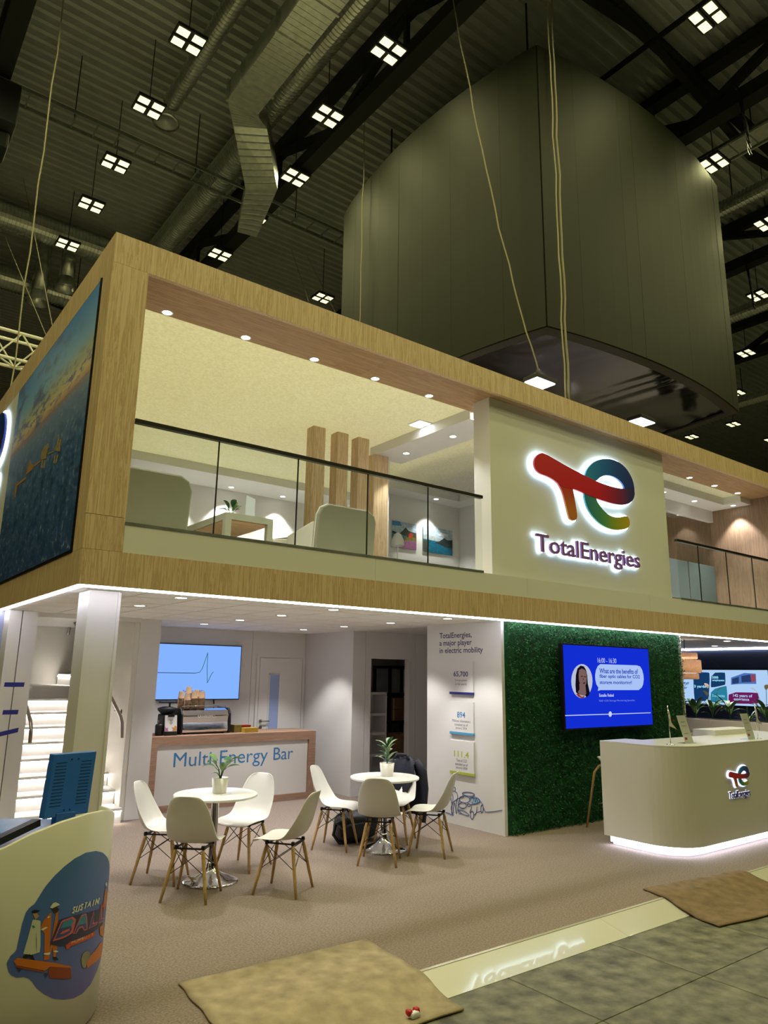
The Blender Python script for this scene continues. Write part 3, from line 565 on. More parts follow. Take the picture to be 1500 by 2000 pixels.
for nm, c in dict(p_sky='a9bccb', p_blue='3c7fb5', p_rock='4a4a44', p_rock2='2f3a3c', p_water='3a7d92', p_red='b03a2c', p_grass='6f6a33', p_teal='1c6680', p_snow='aab2b4', p_cloud='dfe3e6').items(): mat(nm, c, .35, vary=.25, vscale=22)
mat('p_flower', '8a5a78', .4, vary=.6, vscale=60)
picture('landscape_picture', 'landscape print of a red cabin, peak and pink flowers on the room wall', 'picture', (6.95, 4.795, 4.25), (1, 0, 0), .62, .53, [('print', SQ, 'p_sky'), ('blue_sky', [(0,.82),(.4,.85),(.3,1),(0,1)], 'p_blue'), ('peak', [(.3,.55),(.42,.66),(.55,.82),(.68,.7),(1,.66),(1,.42),(.4,.42)], 'p_rock'), ('far_hills', [(0,.62),(.2,.58),(.2,.5),(0,.5)], 'p_rock2'), ('water', [(0,.52),(.6,.5),(.55,.3),(0,.28)], 'p_water'), ('meadow', [(.3,.3),(.55,.46),(1,.48),(1,.2),(.3,.2)], 'p_grass'), ('flowers', [(0,.0),(1,0),(1,.34),(.6,.33),(.2,.3),(0,.3)], 'p_flower'), ('cabin', [(.68,.44),(.82,.44),(.86,.58),(.76,.64),(.66,.56)], 'p_red')], (0, -1, 0))
picture('landscape_picture', 'landscape print of grey peaks around a blue lake on the room wall', 'picture', (7.75, 4.795, 4.25), (1, 0, 0), .8, .53, [('print', SQ, 'p_sky'), ('cloud', [(.5,.72),(.8,.72),(.85,.82),(.6,.84)], 'p_cloud'), ('lake', [(0,.0),(1,0),(1,.45),(0,.5)], 'p_teal'), ('far_peaks', [(0,.5),(0,.62),(.12,.7),(.22,.64),(.35,.68),(.5,.62),(.62,.6),(.6,.48)], 'p_snow'), ('near_peaks', [(.4,.42),(.55,.5),(.72,.66),(.82,.58),(1,.62),(1,.28),(.75,.3)], 'p_rock2'), ('shore', [(0,0),(.14,.0),(.2,.3),(.1,.48),(0,.42)], 'p_rock')], (0, -1, 0))
# ---------------------------------------------------------------- left face: sea print and logo panel
def seamat():
    m, nt, n, b = nodes('sea_print'); tc = n.new('ShaderNodeTexCoord'); sp = n.new('ShaderNodeSeparateXYZ'); nt.links.new(tc.outputs['Object'], sp.inputs[0]); L_ = nt.links.new
    hz = 1.67
    def mr(src, a, b_): k = n.new('ShaderNodeMapRange'); k.inputs[1].default_value = a; k.inputs[2].default_value = b_; L_(src, k.inputs[0]); return k.outputs[0]
    def noise(sc, det, stretch):
        mp = n.new('ShaderNodeMapping'); mp.inputs['Scale'].default_value = stretch; L_(tc.outputs['Object'], mp.inputs[0]); t_ = n.new('ShaderNodeTexNoise'); t_.inputs['Scale'].default_value = sc; t_.inputs['Detail'].default_value = det; t_.inputs['Roughness'].default_value = .6; L_(mp.outputs[0], t_.inputs['Vector']); return t_.outputs['Fac']
    def mix(f, a, b_):
        k = n.new('ShaderNodeMix'); k.data_type = 'RGBA'
        if isinstance(f, float): k.inputs[0].default_value = f
        else: L_(f, k.inputs[0])
        for s_, q in ((6, a), (7, b_)):
            if isinstance(q, str): k.inputs[s_].default_value = (*lin(q), 1)
            else: L_(q, k.inputs[s_])
        return k.outputs[2]
    def mul(a, b_): k = n.new('ShaderNodeMath'); k.operation = 'MULTIPLY'; L_(a, k.inputs[0]); L_(b_, k.inputs[1]); return k.outputs[0]
    r = ramp(n, [(0, 'c79a86'), (.1, 'e3cfa6'), (.3, 'b9c3b4'), (.5, '8fbcf2'), (1, '5b95ee')]); L_(mr(sp.outputs[2], hz, 2.55), r.inputs[0])
    cl = mr(noise(1.7, 7, (1, 1, 2.4)), .50, .62); clb = mul(cl, mr(sp.outputs[1], .25, 1.6)); sky = mix(clb, r.outputs[0], '6f7fb4')
    low = mr(noise(3.5, 6, (1, 1, 4)), .5, .58); band_ = mul(low, mul(mr(sp.outputs[2], hz+.02, hz+.1), mr(sp.outputs[2], hz+.42, hz+.2))); sky = mix(band_, sky, '8484b4')
    sr = ramp(n, [(0, '37548e'), (.6, '4a6ea8'), (.93, '7c93c4'), (1, 'a08f9a')]); L_(mr(sp.outputs[2], 0, hz), sr.inputs[0])
    wv = mr(noise(11, 9, (1, 1, 1.5)), .54, .80); sea = mix(wv, sr.outputs[0], 'a9bedc'); dk = mr(noise(5, 5, (1, 1, 1.4)), .56, .36); sea = mix(mul(dk, mr(sp.outputs[2], 1.6, .9)), sea, '2c4a78')
    g_ = n.new('ShaderNodeMath'); g_.operation = 'GREATER_THAN'; g_.inputs[1].default_value = hz; L_(sp.outputs[2], g_.inputs[0]); fin = mix(g_.outputs[0], sea, sky); L_(fin, b.inputs['Base Color']); b.inputs['Roughness'].default_value = .35
seamat()
t = thing('wall_print', 'huge sea print with offshore platform on the wooden left face', 'poster', (0, .32, 2.82)); part('print', B(-.004, .03, .335, 3.86, 2.82, 5.37), 'sea_print', t); part('frame_edge', G().box(-.01, .04, .31, .335, 2.80, 5.385).box(-.01, .04, .335, 3.86, 2.80, 2.82), 'black', t)
mat('rig_tan', '93835f', .6, vary=.4, vscale=40); mat('rig_red', 'a67a4c', .6)
def rig(name, pts, m): part(name, G().prism([tuple(on(px/5, 760+py/5, 0, -.005)[[1, 2]]) for px, py in pts], lambda u, v, d: (-.005-d, u, v), 0, .002), m, t)
for pts in ([(530,600),(545,560),(560,520),(565,440),(575,440),(578,500),(605,480),(590,560),(585,610)], [(520,720),(535,640),(545,640),(535,725)], [(540,725),(560,640),(575,640),(552,728)], [(400,690),(405,620),(435,560),(470,530),(475,570),(455,640),(450,680)], [(400,765),(410,690),(422,690),(415,770)], [(425,765),(435,690),(445,690),(435,770)], [(470,628),(530,600),(530,612),(470,640)]): rig('platform_tower', pts, 'rig_tan')
for pts in ([(250,845),(270,780),(290,700),(298,690),(305,740),(330,735),(320,780)], [(330,745),(400,690),(400,705),(335,760)], [(165,925),(250,860),(250,880),(170,945)], [(140,1050),(150,940),(165,915),(170,940),(150,1060)]): rig('platform_bridge', pts, 'rig_red')
struct('wall_logo_left', B(0, .05, 3.865, 12, 2.8, 5.383), 'white')
logo_mats('side', 2.6, (0, -1, 0)); t = thing('side_logo_sign', 'backlit blue curled logo on the white panel of the left face', 'sign', (-.04, 6.8, 4.1)); te_logo(t, (-.03, 6.82, 4.08), (0, -1, 0), 2.6, 'side', .04, (-1, 0, 0))
# ================================================================ LOWER LEVEL
# LED lines under the fascia
single('led_strip', B(.02, 14.2, .012, .04, H1-.018, H1), 'led', 'white LED line under the front oak fascia', 'LED strip'); single('led_strip', B(.012, .04, .045, 11.9, H1-.018, H1), 'led', 'white LED line under the left oak fascia', 'LED strip')
# suspended tile ceiling
ct = shell('ceiling_tiles'); part('grid_backing', B(.06, 5.1, .06, 5.2, 2.515, 2.55), 'white', ct)
tm = None
for i in range(9):
    for j in range(9):
        x0, y0 = .07+.57*i, .07+.57*j
        if x0 > 5.0 or (x0 < 1.75 and y0 > 3.35): continue
        if tm is None: tm = part('ceiling_tile', B(.01, .56, .01, .56, 2.494, 2.515), 'tile', ct)
        else: tm2 = tm.copy(); COL.objects.link(tm2); tm2.location = (x0, y0, 0); continue
        tm.location = (x0, y0, 0)
for x in (1.03, 2.74, 4.4):
    for y in (.40, 1.52, 2.62, 3.75):
        if x < 2 and y > 2.6: continue
        downlight(x, y, 2.494, 'round downlight in the white tile ceiling over the cafe', 'downlights in the tile ceiling', 11, 1.15, 95)
# corner column and left post
mat('column_white', 'd9d6d2', .45)
t = thing('corner_column', 'white boxed column under the wooden corner', 'column', (.3, .42, 0)); part('shaft', B(.175, .425, .27, .62, 0, 2.49), 'column_white', t, bev=.004); part('cover_strip', B(.165, .19, .262, .3, 0, 2.48), 'column_white', t); part('cover_strip', B(.41, .435, .262, .3, 0, 2.48), 'column_white', t)
t = thing('entry_post', 'white double wall post beside the staircase with blue tape', 'post', (.25, 3.3, 0)); part('board', B(.1, .235, 3.2, 3.5, 0, 2.49), 'column_white', t); part('board', B(.245, .41, 3.2, 3.5, 0, 2.49), 'column_white', t)
mat('tape', '2a2f86', .6)
for x0, x1, z, a, lb in ((.136, .345, 1.646, 0, 'topmost strip of blue tape on the white post'), (.156, .316, 1.34, .0, 'middle strip of blue tape on the white post'), (.10, .34, 1.117, .027, 'lowest slanting strip of blue tape on the white post')):
    single('tape_strip', G().add([(x0, 3.198, z-.025-a), (x1, 3.198, z-.025+a), (x1+.004, 3.198, z+.025+a), (x0+.004, 3.198, z+.025-a), (x0, 3.2, z-.025-a), (x1, 3.2, z-.025+a), (x1+.004, 3.2, z+.025+a), (x0+.004, 3.2, z+.025-a)], [(0,1,2,3),(7,6,5,4),(0,4,5,1),(1,5,6,2),(2,6,7,3),(3,7,4,0)]), 'tape', lb, 'tape')
mat('graphic_blue', '8f96b8', .5, vary=.3, vscale=3)
single('graphic_wall', B(.05, .1, 3.5, 9, 0, 2.49), 'graphic_blue', 'grey blue printed wall panel left of the white post', 'wall panel')
# staircase
t = thing('staircase', 'white staircase with light lines under every tread', 'staircase', (1.03, 3.3, 0))
for k in range(9):
    y0, z1 = 3.3+.33*k, .175*(k+1)
    st = part('step', B(.425, 1.645, y0+.03, y0+.40, z1-.175, z1-.03), 'white', t); part('tread', B(.42, 1.645, y0, y0+.36, z1-.03, z1), 'white', st)
    if k < 8: part('light_line', B(.43, 1.64, y0+.012, y0+.024, z1-.038, z1-.031), 'stair_led', st)
part('landing', B(.42, 2.6, 6.27, 7.59, 1.4, 1.575), 'white', t)
for k in range(4): st = part('step', B(1.75+.3*k, 2.9, 6.4, 7.5, 1.575+.175*k, 1.75+.175*k), 'white', t)
part('light_line', B(1.737, 1.747, 6.42, 7.48, 1.71, 1.72), 'stair_led', t)
struct('wall_stair_back', B(.1, 3.6, 7.6, 7.66, 0, 4.2), 'cream'); struct('wall_stair_right', B(1.655, 1.72, 3.46, 6.2, 0, 2.5), 'cream'); struct('wall_pillar', B(1.72, 2.0, 3.45, 4.9, 0, 2.5), 'white_wall'); struct('wall_stair_left', B(.38, .42, 3.5, 7.6, 0, 2.5), 'cream')
struct('trim_16', B(.1, 1.7, 3.36, 3.42, 2.44, 2.55), 'white')
def handrail(pts, br, label, off):
    t = thing('handrail', label, 'handrail', pts[0]); part('rail', G().tube(pts, .021, 10), 'steel', t, True)
    for p in br: part('bracket', G().tube([p, (p[0], p[1], p[2]-.06), (p[0]+off[0], p[1]+off[1], p[2]-.07)], .008, 6), 'steel', t, True); part('rosette', G().tube([(p[0]+off[0]*.85, p[1]+off[1]*.85, p[2]-.07), (p[0]+off[0], p[1]+off[1], p[2]-.07)], .03, 12), 'steel', t, True)
handrail([(1.57, 3.33, 1.0), (1.57, 3.37, 1.18), (1.57, 3.45, 1.25), (1.57, 6.2, 2.62)], [(1.57, 3.7, 1.37), (1.57, 5.2, 2.1)], 'steel handrail on the cream wall right of the stairs', (.085, 0))
handrail([(.47, 3.15, 1.0), (.47, 3.17, 1.16), (.47, 3.25, 1.24), (.47, 6.2, 2.7)], [(.47, 3.55, 1.38), (.47, 5.2, 2.2)], 'steel handrail beside the taped white post', (-.05, 0))
handrail([(1.85, 7.52, 2.43), (1.87, 7.52, 2.66), (1.93, 7.52, 2.75), (3.1, 7.52, 3.45)], [(2.05, 7.52, 2.82)], 'steel handrail high on the back wall of the stair landing', (0, .08))
# back walls
bw = shell('wall_cafe_back'); xs = [2.0, 4.1, 5.12]
for a, b in zip(xs[:-1], xs[1:]): part('wall_panel', B(a, b-.006, 4.85, 4.9, 0, 2.5), 'white_wall', bw)
struct('wall_cafe_side', B(5.12, 5.18, 3.461, 4.9, 0, 2.5), 'white_wall')
wp = shell('wall_storage')
for a, b, z0, z1 in ((5.12, 5.36, 0, 2.5), (5.366, 5.48, 0, 2.5), (5.48, 6.27, 2.07, 2.5), (6.27, 6.40, 0, 2.5), (6.406, 7.2, 0, 2.5)): part('wall_panel', B(a, b, 3.40, 3.46, z0, z1), 'white_wall', wp)
struct('wall_storage_back', B(5.18, 8, 4.9, 4.96, 0, 2.5), 'white_wall'); struct('wall_storage_right', B(7.2, 7.26, 3.4, 4.9, 0, 2.5), 'white_wall'); struct('ceiling_storage', B(5.1, 9, 1.5, 4.9, 2.5, 2.55), 'white')
single('opening_jamb', B(6.25, 6.272, 3.38, 3.5, 0, 2.08), 'white', 'white sliding door edge with dark latch in the storage opening', 'door edge')
# plain white door
d = shell('door_1'); part('leaf', B(4.25, 5.06, 4.835, 4.85, 0, 2.065), 'white_wall', d); part('door_frame', G().box(4.19, 4.24, 4.83, 4.85, 0, 2.125).box(5.07, 5.115, 4.83, 4.85, 0, 2.125).box(4.24, 5.07, 4.83, 4.85, 2.075, 2.125), 'white_wall', d)
mat('door_glass', '93a5cf', .3); w_ = part('window', B(4.44, 4.62, 4.828, 4.836, .5, 1.79), 'door_glass', d); part('window_frame', G().box(4.42, 4.44, 4.824, 4.838, .5, 1.81).box(4.62, 4.64, 4.824, 4.838, .5, 1.81).box(4.42, 4.64, 4.824, 4.838, 1.79, 1.81), 'white', w_)
h_ = part('handle', G().tube([(4.3, 4.83, 1.05), (4.3, 4.78, 1.05), (4.44, 4.78, 1.05)], .011, 8), 'steel', d, True); part('rosette', G().tube([(4.3, 4.835, 1.05), (4.3, 4.82, 1.05)], .028, 14), 'steel', h_); part('lock', G().tube([(4.3, 4.835, .95), (4.3, 4.818, .95)], .028, 14), 'steel', d)
# wall TV with pulse line
emis('screen_blue', '7ba6ee', .95); emis('pulse_green', '2f7f62', .5); emis('pulse_dark', '34406f', .5)
t = thing('wall_tv', 'wall television showing a green pulse line behind the bar', 'television', (3.18, 4.8, 1.4)); part('cabinet', B(2.46, 3.875, 4.79, 4.84, 1.395, 2.245), 'black', t, bev=.004); s_ = part('screen', B(2.475, 3.86, 4.786, 4.79, 1.41, 2.23), 'screen_blue', t)
pl = [(a, b) for a, b in ((2.48, 1.8), (3.1, 1.8), (3.17, 1.815), (3.21, 1.87), (3.25, 2.0), (3.285, 2.12), (3.29, 1.9), (3.31, 1.65), (3.34, 1.72), (3.37, 1.79), (3.40, 1.825))]
part('pulse', G().tube([(a, 4.785, b) for a, b in pl[1:]], .005, 5), 'pulse_green', s_); part('baseline', G().tube([(a, 4.785, b) for a, b in pl[:2]], .005, 5), 'pulse_dark', s_); text('Energy is life.', (2.92, 1.5, 3.28, 1.545), 'pulse_dark', s_, FRONT(4.785), 'caption', .001); part('cable', G().tube([(3.45, 4.82, 1.4), (3.46, 4.82, 1.33)], .01, 6), 'black', t)
# ---------------------------------------------------------------- bar
t = thing('bar_counter', 'oak framed bar counter with white front and blue lettering', 'bar counter', (3.35, 4.0, 0)); part('body', B(2.1, 4.6, 3.72, 4.25, 0, .93), 'white', t)
part('worktop', B(2.06, 4.64, 3.66, 4.32, .90, .965), 'oak_frame', t); part('frame_post', B(2.06, 2.165, 3.66, 3.72, 0, .90), 'oak_frame', t); part('frame_post', B(4.52, 4.64, 3.66, 3.72, 0, .90), 'oak_frame', t); part('frame_rail', B(2.165, 4.52, 3.66, 3.72, 0, .085), 'oak_frame', t); part('frame_rail', B(2.165, 4.52, 3.66, 3.72, .845, .90), 'oak_frame', t); part('front_panel', B(2.165, 4.52, 3.70, 3.725, .085, .845), 'white', t)
text('Multi-Energy', (2.415, .50, 3.845, .745), 'blue_text', t, FRONT(3.70), 'lettering', .002); text('Bar', (3.94, .568, 4.27, .745), 'blue_text', t, FRONT(3.70), 'lettering', .002)
# coffee machine
t = thing('coffee_machine', 'chrome espresso machine with black ends on the bar', 'coffee machine', (2.92, 4.05, .965))
pr = [(3.86, .985), (3.84, 1.02), (3.86, 1.12), (3.84, 1.22), (3.88, 1.285), (3.98, 1.31), (4.25, 1.31), (4.25, .985)]
part('chrome_body', G().prism(pr, lambda u, v, d_: (d_, u, v), 2.56, 3.26), 'chrome', t, bev=.012)
for x in (2.535, 3.26): part('end_cap', G().prism([(3.84, .97), (3.82, 1.05), (3.84, 1.24), (3.9, 1.315), (4.27, 1.32), (4.27, .97)], lambda u, v, d_: (d_, u, v), x, x+.03), 'black', t, bev=.008)
for x in (2.62, 3.2):
    for y in (3.9, 4.2): part('foot', G().lathe([(.02, 0), (.02, .03)], 10, (x, y, .965)), 'black', t)
text('SANREMO', (2.78, 1.19, 3.04, 1.222), 'white_gloss', t, FRONT(3.838), 'maker_lettering', .002); part('cup_rail', G().tube([(2.58, 3.95, 1.32), (2.58, 3.93, 1.345), (3.24, 3.93, 1.345), (3.24, 3.95, 1.32)], .005, 6), 'chrome', t, True)
mat('paper_cup', '8d7257', .85, vary=.12, vscale=20)
cupm = mesh_of(G().lathe([(.03, .095), (.034, .09), (.045, .0), (.048, .0), (.048, -.006), (.042, -.004)], 16), 'paper_cup', 'paper_cup', True); n_c = 0
for sx, sy, k in ((2.60, 4.05, 7), (2.66, 3.97, 6), (2.72, 4.08, 10), (2.77, 3.98, 7), (2.84, 4.06, 8), (2.885, 3.98, 7)):
    for i in range(k):
        o = link('paper_cup', cupm); o.location = (sx, sy, 1.318+i*.022); tag(o, 'brown paper cup in the upside-down stacks on the coffee machine', 'paper cup', 'stacked paper cups on the coffee machine')
# grinder, clipboard, jug, tea boxes
t = thing('coffee_grinder', 'black coffee grinder with hopper left of the chrome machine', 'coffee grinder', (2.4, 4.0, .965)); part('body', B(2.3, 2.5, 3.88, 4.12, .965, 1.24), 'black', t, bev=.02); part('hopper', G().lathe([(.07, 0), (.12, .05), (.125, .08), (.06, .1)], 18, (2.38, 4.0, 1.24)), 'charcoal', t, True); part('lid_knob', G().lathe([(.012, 0), (.015, .06)], 10, (2.42, 4.0, 1.33)), 'black', t); part('tamper_plate', B(2.28, 2.5, 3.92, 4.06, 1.39, 1.41), 'black', t, bev=.005)
t = thing('clipboard', 'white flower-printed menu clipboard leaning before the grinder', 'clipboard', (2.4, 3.78, .965)); part('board', G().add([(2.30, 3.80, 1.02), (2.47, 3.80, 1.02), (2.47, 3.83, 1.23), (2.30, 3.83, 1.23), (2.30, 3.81, 1.02), (2.47, 3.81, 1.02), (2.47, 3.84, 1.23), (2.30, 3.84, 1.23)], [(0,1,2,3),(7,6,5,4),(0,4,5,1),(1,5,6,2),(2,6,7,3),(3,7,4,0)]), 'white_gloss', t); part('clip', G().box(2.34, 2.43, 3.815, 3.83, 1.21, 1.245), 'black', t)
mat('petal_pink', 'b36aa8', .6); mat('petal_gold', 'c7853a', .6)
fn = lambda u, v, d_: (2.30+u*.17, 3.799-d_+.03*v, 1.02+v*.21)
for nm, m, P in (('flower_print', 'petal_pink', [(0.02,.02),(.3,.03),(.22,.14),(.3,.24),(.12,.2),(.03,.32)]), ('flower_print', 'petal_gold', [(.98,.03),(.62,.04),(.7,.14),(.55,.26),(.75,.22),(.84,.36),(.97,.3)])): part(nm, G().prism(P, fn, 0, .001), m, t)
for k, (a, b) in enumerate(((.35, .65), (.4, .6), (.42, .58), (.38, .62), (.44, .56))): part('menu_line', G().prism([(a, .72-k*.07), (b, .72-k*.07), (b, .745-k*.07), (a, .745-k*.07)], fn, 0, .001), 'charcoal', t)
part('stand', B(2.31, 2.47, 3.79, 3.88, .965, 1.02), 'black', t)
t = thing('milk_jug', 'dark jug between the pillar and the coffee grinder', 'jug', (2.24, 3.86, .965)); part('body', G().lathe([(.05, 0), (.055, .13), (.045, .15)], 18, (2.24, 3.86, .965)), 'black', t, True); part('spout', G().tube([(2.24, 3.86, 1.11), (2.22, 3.84, 1.17)], .012, 8), 'steel', t)
mat('tea_yellow', 'c2a23c', .6); mat('tea_red', 'a8322e', .6); mat('tea_olive', '8d8040', .6)
for x0, x1, y0, y1, z0, z1, m, lb in ((3.38, 3.5, 3.9, 4.05, .965, 1.07, 'tea_olive', 'olive tea box behind the yellow one on the bar'), (3.5, 3.68, 3.96, 4.08, .965, 1.06, 'tea_red', 'red tea box on the bar'), (3.5, 3.72, 3.8, 3.93, .965, 1.03, 'tea_yellow', 'yellow tea box in front on the bar')):
    t = thing('tea_box', lb, 'box', ((x0+x1)/2, (y0+y1)/2, z0)); part('carton', B(x0, x1, y0, y1, z0, z1-.012), m, t, bev=.002); part('lid', B(x0-.003, x1+.003, y0-.003, y1+.003, z1-.012, z1), m, t)
# ---------------------------------------------------------------- storage room behind the opening
t = thing('white_bookcase', 'empty white shelf unit inside the storage opening', 'shelf', (5.95, 4.0, 0))
part('side', B(6.13, 6.155, 3.85, 4.2, 0, 1.53), 'white', t); part('side', B(5.6, 5.625, 3.85, 4.2, 0, 1.53), 'white', t); part('back', B(5.6, 6.15, 4.2, 4.21, 0, 1.53), 'white', t)
for z in (.03, .52, .86, 1.17, 1.51): part('shelf', B(5.625, 6.13, 3.85, 4.2, z-.02, z+.02), 'white', t)
t = thing('metal_rack', 'black metal rack with cartons in the storage room', 'rack', (6.9, 4.4, 0))
for x in (6.52, 7.15):
    for y in (4.25, 4.7): part('upright', B(x, x+.045, y, y+.045, 0, 1.97), 'black', t)
for z in (.3, .98, 1.45, 1.93): part('shelf', B(6.52, 7.19, 4.25, 4.74, z, z+.05), 'black', t)
mat('carton', '8f6c49', .85, vary=.12, vscale=8); mat('carton_tape', 'c9b6a2', .6)
def cartonbox(x0, x1, y0, y1, z0, z1, lb, flap=False, label=False):
    t = thing('cardboard_box', lb, 'cardboard box', ((x0+x1)/2, (y0+y1)/2, z0)); part('carton', B(x0, x1, y0, y1, z0, z1), 'carton', t, bev=.004)
    if label: part('tape', B((x0+x1)/2+.02, (x0+x1)/2+.06, y0-.002, y0, z0, z1), 'carton_tape', t); part('tape', B(x0+.02, x0+.05, y0-.002, y0, z0, z1), 'carton_tape', t)
    if flap: part('flap', G().add([(x0, y0, z1), (x1-.1, y0, z1), (x1-.18, y0-.12, z1+.06), (x0-.06, y0-.12, z1-.02), (x0, y0, z1+.004), (x1-.1, y0, z1+.004), (x1-.18, y0-.12, z1+.064), (x0-.06, y0-.12, z1-.016)], [(0,1,2,3),(7,6,5,4),(0,4,5,1),(1,5,6,2),(2,6,7,3),(3,7,4,0)]), 'carton', t)
cartonbox(6.6, 7.1, 4.27, 4.7, 1.03, 1.22, 'lower taped carton on the black rack', label=True); cartonbox(6.6, 7.1, 4.27, 4.7, 1.225, 1.42, 'upper taped carton on the black rack', label=True); cartonbox(6.45, 6.95, 3.85, 4.2, 0, .84, 'tall open cardboard box standing before the black rack', flap=True)
# ---------------------------------------------------------------- info wall
XI = 5.06; mat('info_white', 'd8d6d3', .45)
iw = struct('wall_info', B(XI, XI+.05, .15, 1.54, 0, 2.5), 'info_white'); struct('wall_info_return', B(XI+.05, 7.2, 1.42, 1.54, 0, 2.5), 'white_wall')
def onx(px, py, x=XI): p = on(px, py, 0, x); return (-p[1], p[2])
FI = FACE_X(XI)
for k, ln in enumerate(('TotalEnergies,', 'a major player', 'in electric mobility')):
    y0 = (1.285, 1.285, 1.285)[k]; w_ = (.62, .62, .82)[k]; z0 = 2.305-.098*k; text(ln, (-y0, z0-.02, -y0+w_, z0+.075), 'navy_text', iw, FI, 'heading_line', .001, bold=.012)
for nm, c in dict(bar_navy='2a2c78', bar_blue='4a95bd', bar_green='aab83a').items(): mat(nm, c, .5)
mat('grey_text', '55566a', .6)
for (z0, z1, c, tc, big, lines, lb) in ((1.585, 2.0, 'bar_navy', 'navy_text', '65,700', ('Charge points', 'in the world'), 'white wall plaque with navy foot, topmost of three'), (1.09, 1.495, 'bar_blue', 'blue_text', '894', ('Millions kilometers', 'traveled as of', 'January 2024'), 'white wall plaque with light blue foot and number, middle of three'), (.61, 1.015, 'bar_green', 'bar_green', '111.4', ('Tons of CO2', 'avoided as of', 'January 2024'), 'white wall plaque with green foot, lowest of three')):
    t = thing('info_plaque', lb, 'wall plaque', (XI, .845, z0)); part('plate', B(XI-.028, XI-.004, .628, 1.06, z0+.028, z1), 'info_white', t); part('foot_bar', B(XI-.03, XI-.003, .626, 1.062, z0, z0+.03), c, t); F_ = FACE_X(XI-.0285)
    bw_ = .27 if len(big) > 4 else (.15 if big == '894' else .17); text(big, (-.845-bw_/2, z1-.20, -.845+bw_/2, z1-.125), tc, t, F_, 'figure', .001, bold=.015)
    for k, ln in enumerate(lines): w_ = .0175*len(ln); text(ln, (-.845-w_/2, z1-.255-.045*k, -.845+w_/2, z1-.222-.045*k), 'grey_text', t, F_, 'caption_line', .0008)
# one-line drawing of a person charging a car
t = thing('line_drawing', 'blue one-line drawing of a person and electric car on the white wall', 'drawing', (XI, .85, .2)); mat('ink', '46598c', .6); mat('ink_light', '4c8fc4', .6)
def ink(pts, m='ink', smooth=True, r=.0045):
    P = [Vector((XI-.002, *on(830+u/4.875, 1210+v/4.875, 0, XI)[1:])) for u, v in pts]
    if smooth:
        Q = []
        for i in range(len(P)-1):
            p0, p1, p2, p3 = P[max(i-1, 0)], P[i], P[i+1], P[min(i+2, len(P)-1)]
            for k in range(5):
                s = k/5; Q.append(.5*((2*p1)+(p2-p0)*s+(2*p0-5*p1+4*p2-p3)*s*s+(3*p1-p0-3*p2+p3)*s**3))
        P = Q+[P[-1]]
    part('stroke', G().tube(P, r, 5), m, t)
def ell(cx, cy, a, b, rot=0, n=18): return [(cx+a*math.cos(2*math.pi*k/n)*math.cos(rot)-b*math.sin(2*math.pi*k/n)*math.sin(rot), cy+a*math.cos(2*math.pi*k/n)*math.sin(rot)+b*math.sin(2*math.pi*k/n)*math.cos(rot)) for k in range(n+1)]
ink(ell(278, 1615, 14, 20)); ink([(270,1636),(252,1650),(248,1690),(252,1730),(262,1740),(268,1700),(262,1660)]); ink([(285,1634),(305,1650),(312,1690),(305,1720),(300,1760),(306,1835),(296,1836),(288,1760),(280,1750),(272,1800),(268,1850),(256,1840),(258,1780),(252,1730)])
ink([(195,1835),(225,1842),(240,1850),(270,1865),(262,1840),(250,1800),(260,1760),(285,1725),(330,1700),(370,1690)]); ink(ell(415, 1662, 58, 18, .12)); ink(ell(378, 1712, 50, 32, .1)); ink([(330,1705),(318,1760),(316,1820),(330,1850),(345,1840)]); ink(ell(360, 1770, 36, 26, .2)); ink([(320,1810),(370,1820),(412,1850),(420,1866),(390,1862),(345,1842),(320,1815)])
ink([(425,1700),(470,1690),(510,1705),(530,1730),(550,1760),(558,1800),(548,1835),(536,1830),(534,1790),(545,1768)]); ink(ell(450, 1862, 16, 38)); ink([(436,1850),(430,1830),(445,1790),(440,1760)]); ink([(468,1860),(490,1840),(498,1780)]); ink([(500,1835),(530,1825)]); ink(ell(545, 1800, 12, 34)); ink(ell(418, 1765, 14, 12)); ink([(432,1762),(470,1758),(515,1748),(525,1735)])
ink([(558,1790),(570,1820),(590,1832),(650,1828),(735,1815)]); ink([(430,1705),(450,1745),(470,1700),(478,1748),(490,1702),(498,1745),(505,1712)], 'ink_light'); ink([(440,1700),(500,1705),(520,1735),(470,1752),(440,1735),(440,1700)], 'ink_light')
# ---------------------------------------------------------------- green wall
mat('moss', '0f5025', .7, vary=.55, vscale=14)
t = thing('plant_wall', 'dense dark green foliage wall behind the blue screen', 'plant wall', (7.06, .2, 0)); part('backing', B(5.112, 9.03, .16, .28, 0, 2.5), 'moss', t); part('edge_board', B(9.03, 9.05, .12, .3, 0, 2.5), 'white', t)
rs = np.random.RandomState(3); N = 60000
cx_ = rs.uniform(5.125, 9.02, N); cz_ = rs.uniform(.0, 2.475, N); clump = .03*np.sin(cx_*17+np.sin(cz_*13)*2)*np.sin(cz_*15+np.sin(cx_*11)*2); cy_ = .155-rs.uniform(0, .07, N)-np.maximum(clump, -.01)
a1 = rs.uniform(0, 2*np.pi, N); L1 = rs.uniform(.012, .026, N); W1 = L1*rs.uniform(.3, .5, N); tl = rs.uniform(-.9, .5, N)
dx = np.cos(a1)*np.cos(tl); dz = np.sin(a1)*np.cos(tl); dy = np.sin(tl)-.25; px_ = -np.sin(a1); pz_ = np.cos(a1)
vv = np.empty((N, 4, 3)); c3 = np.stack([cx_, cy_, cz_], 1); d3 = np.stack([dx, dy, dz], 1)*L1[:, None]; s3 = np.stack([px_, rs.uniform(-.4, .4, N), pz_], 1)*W1[:, None]
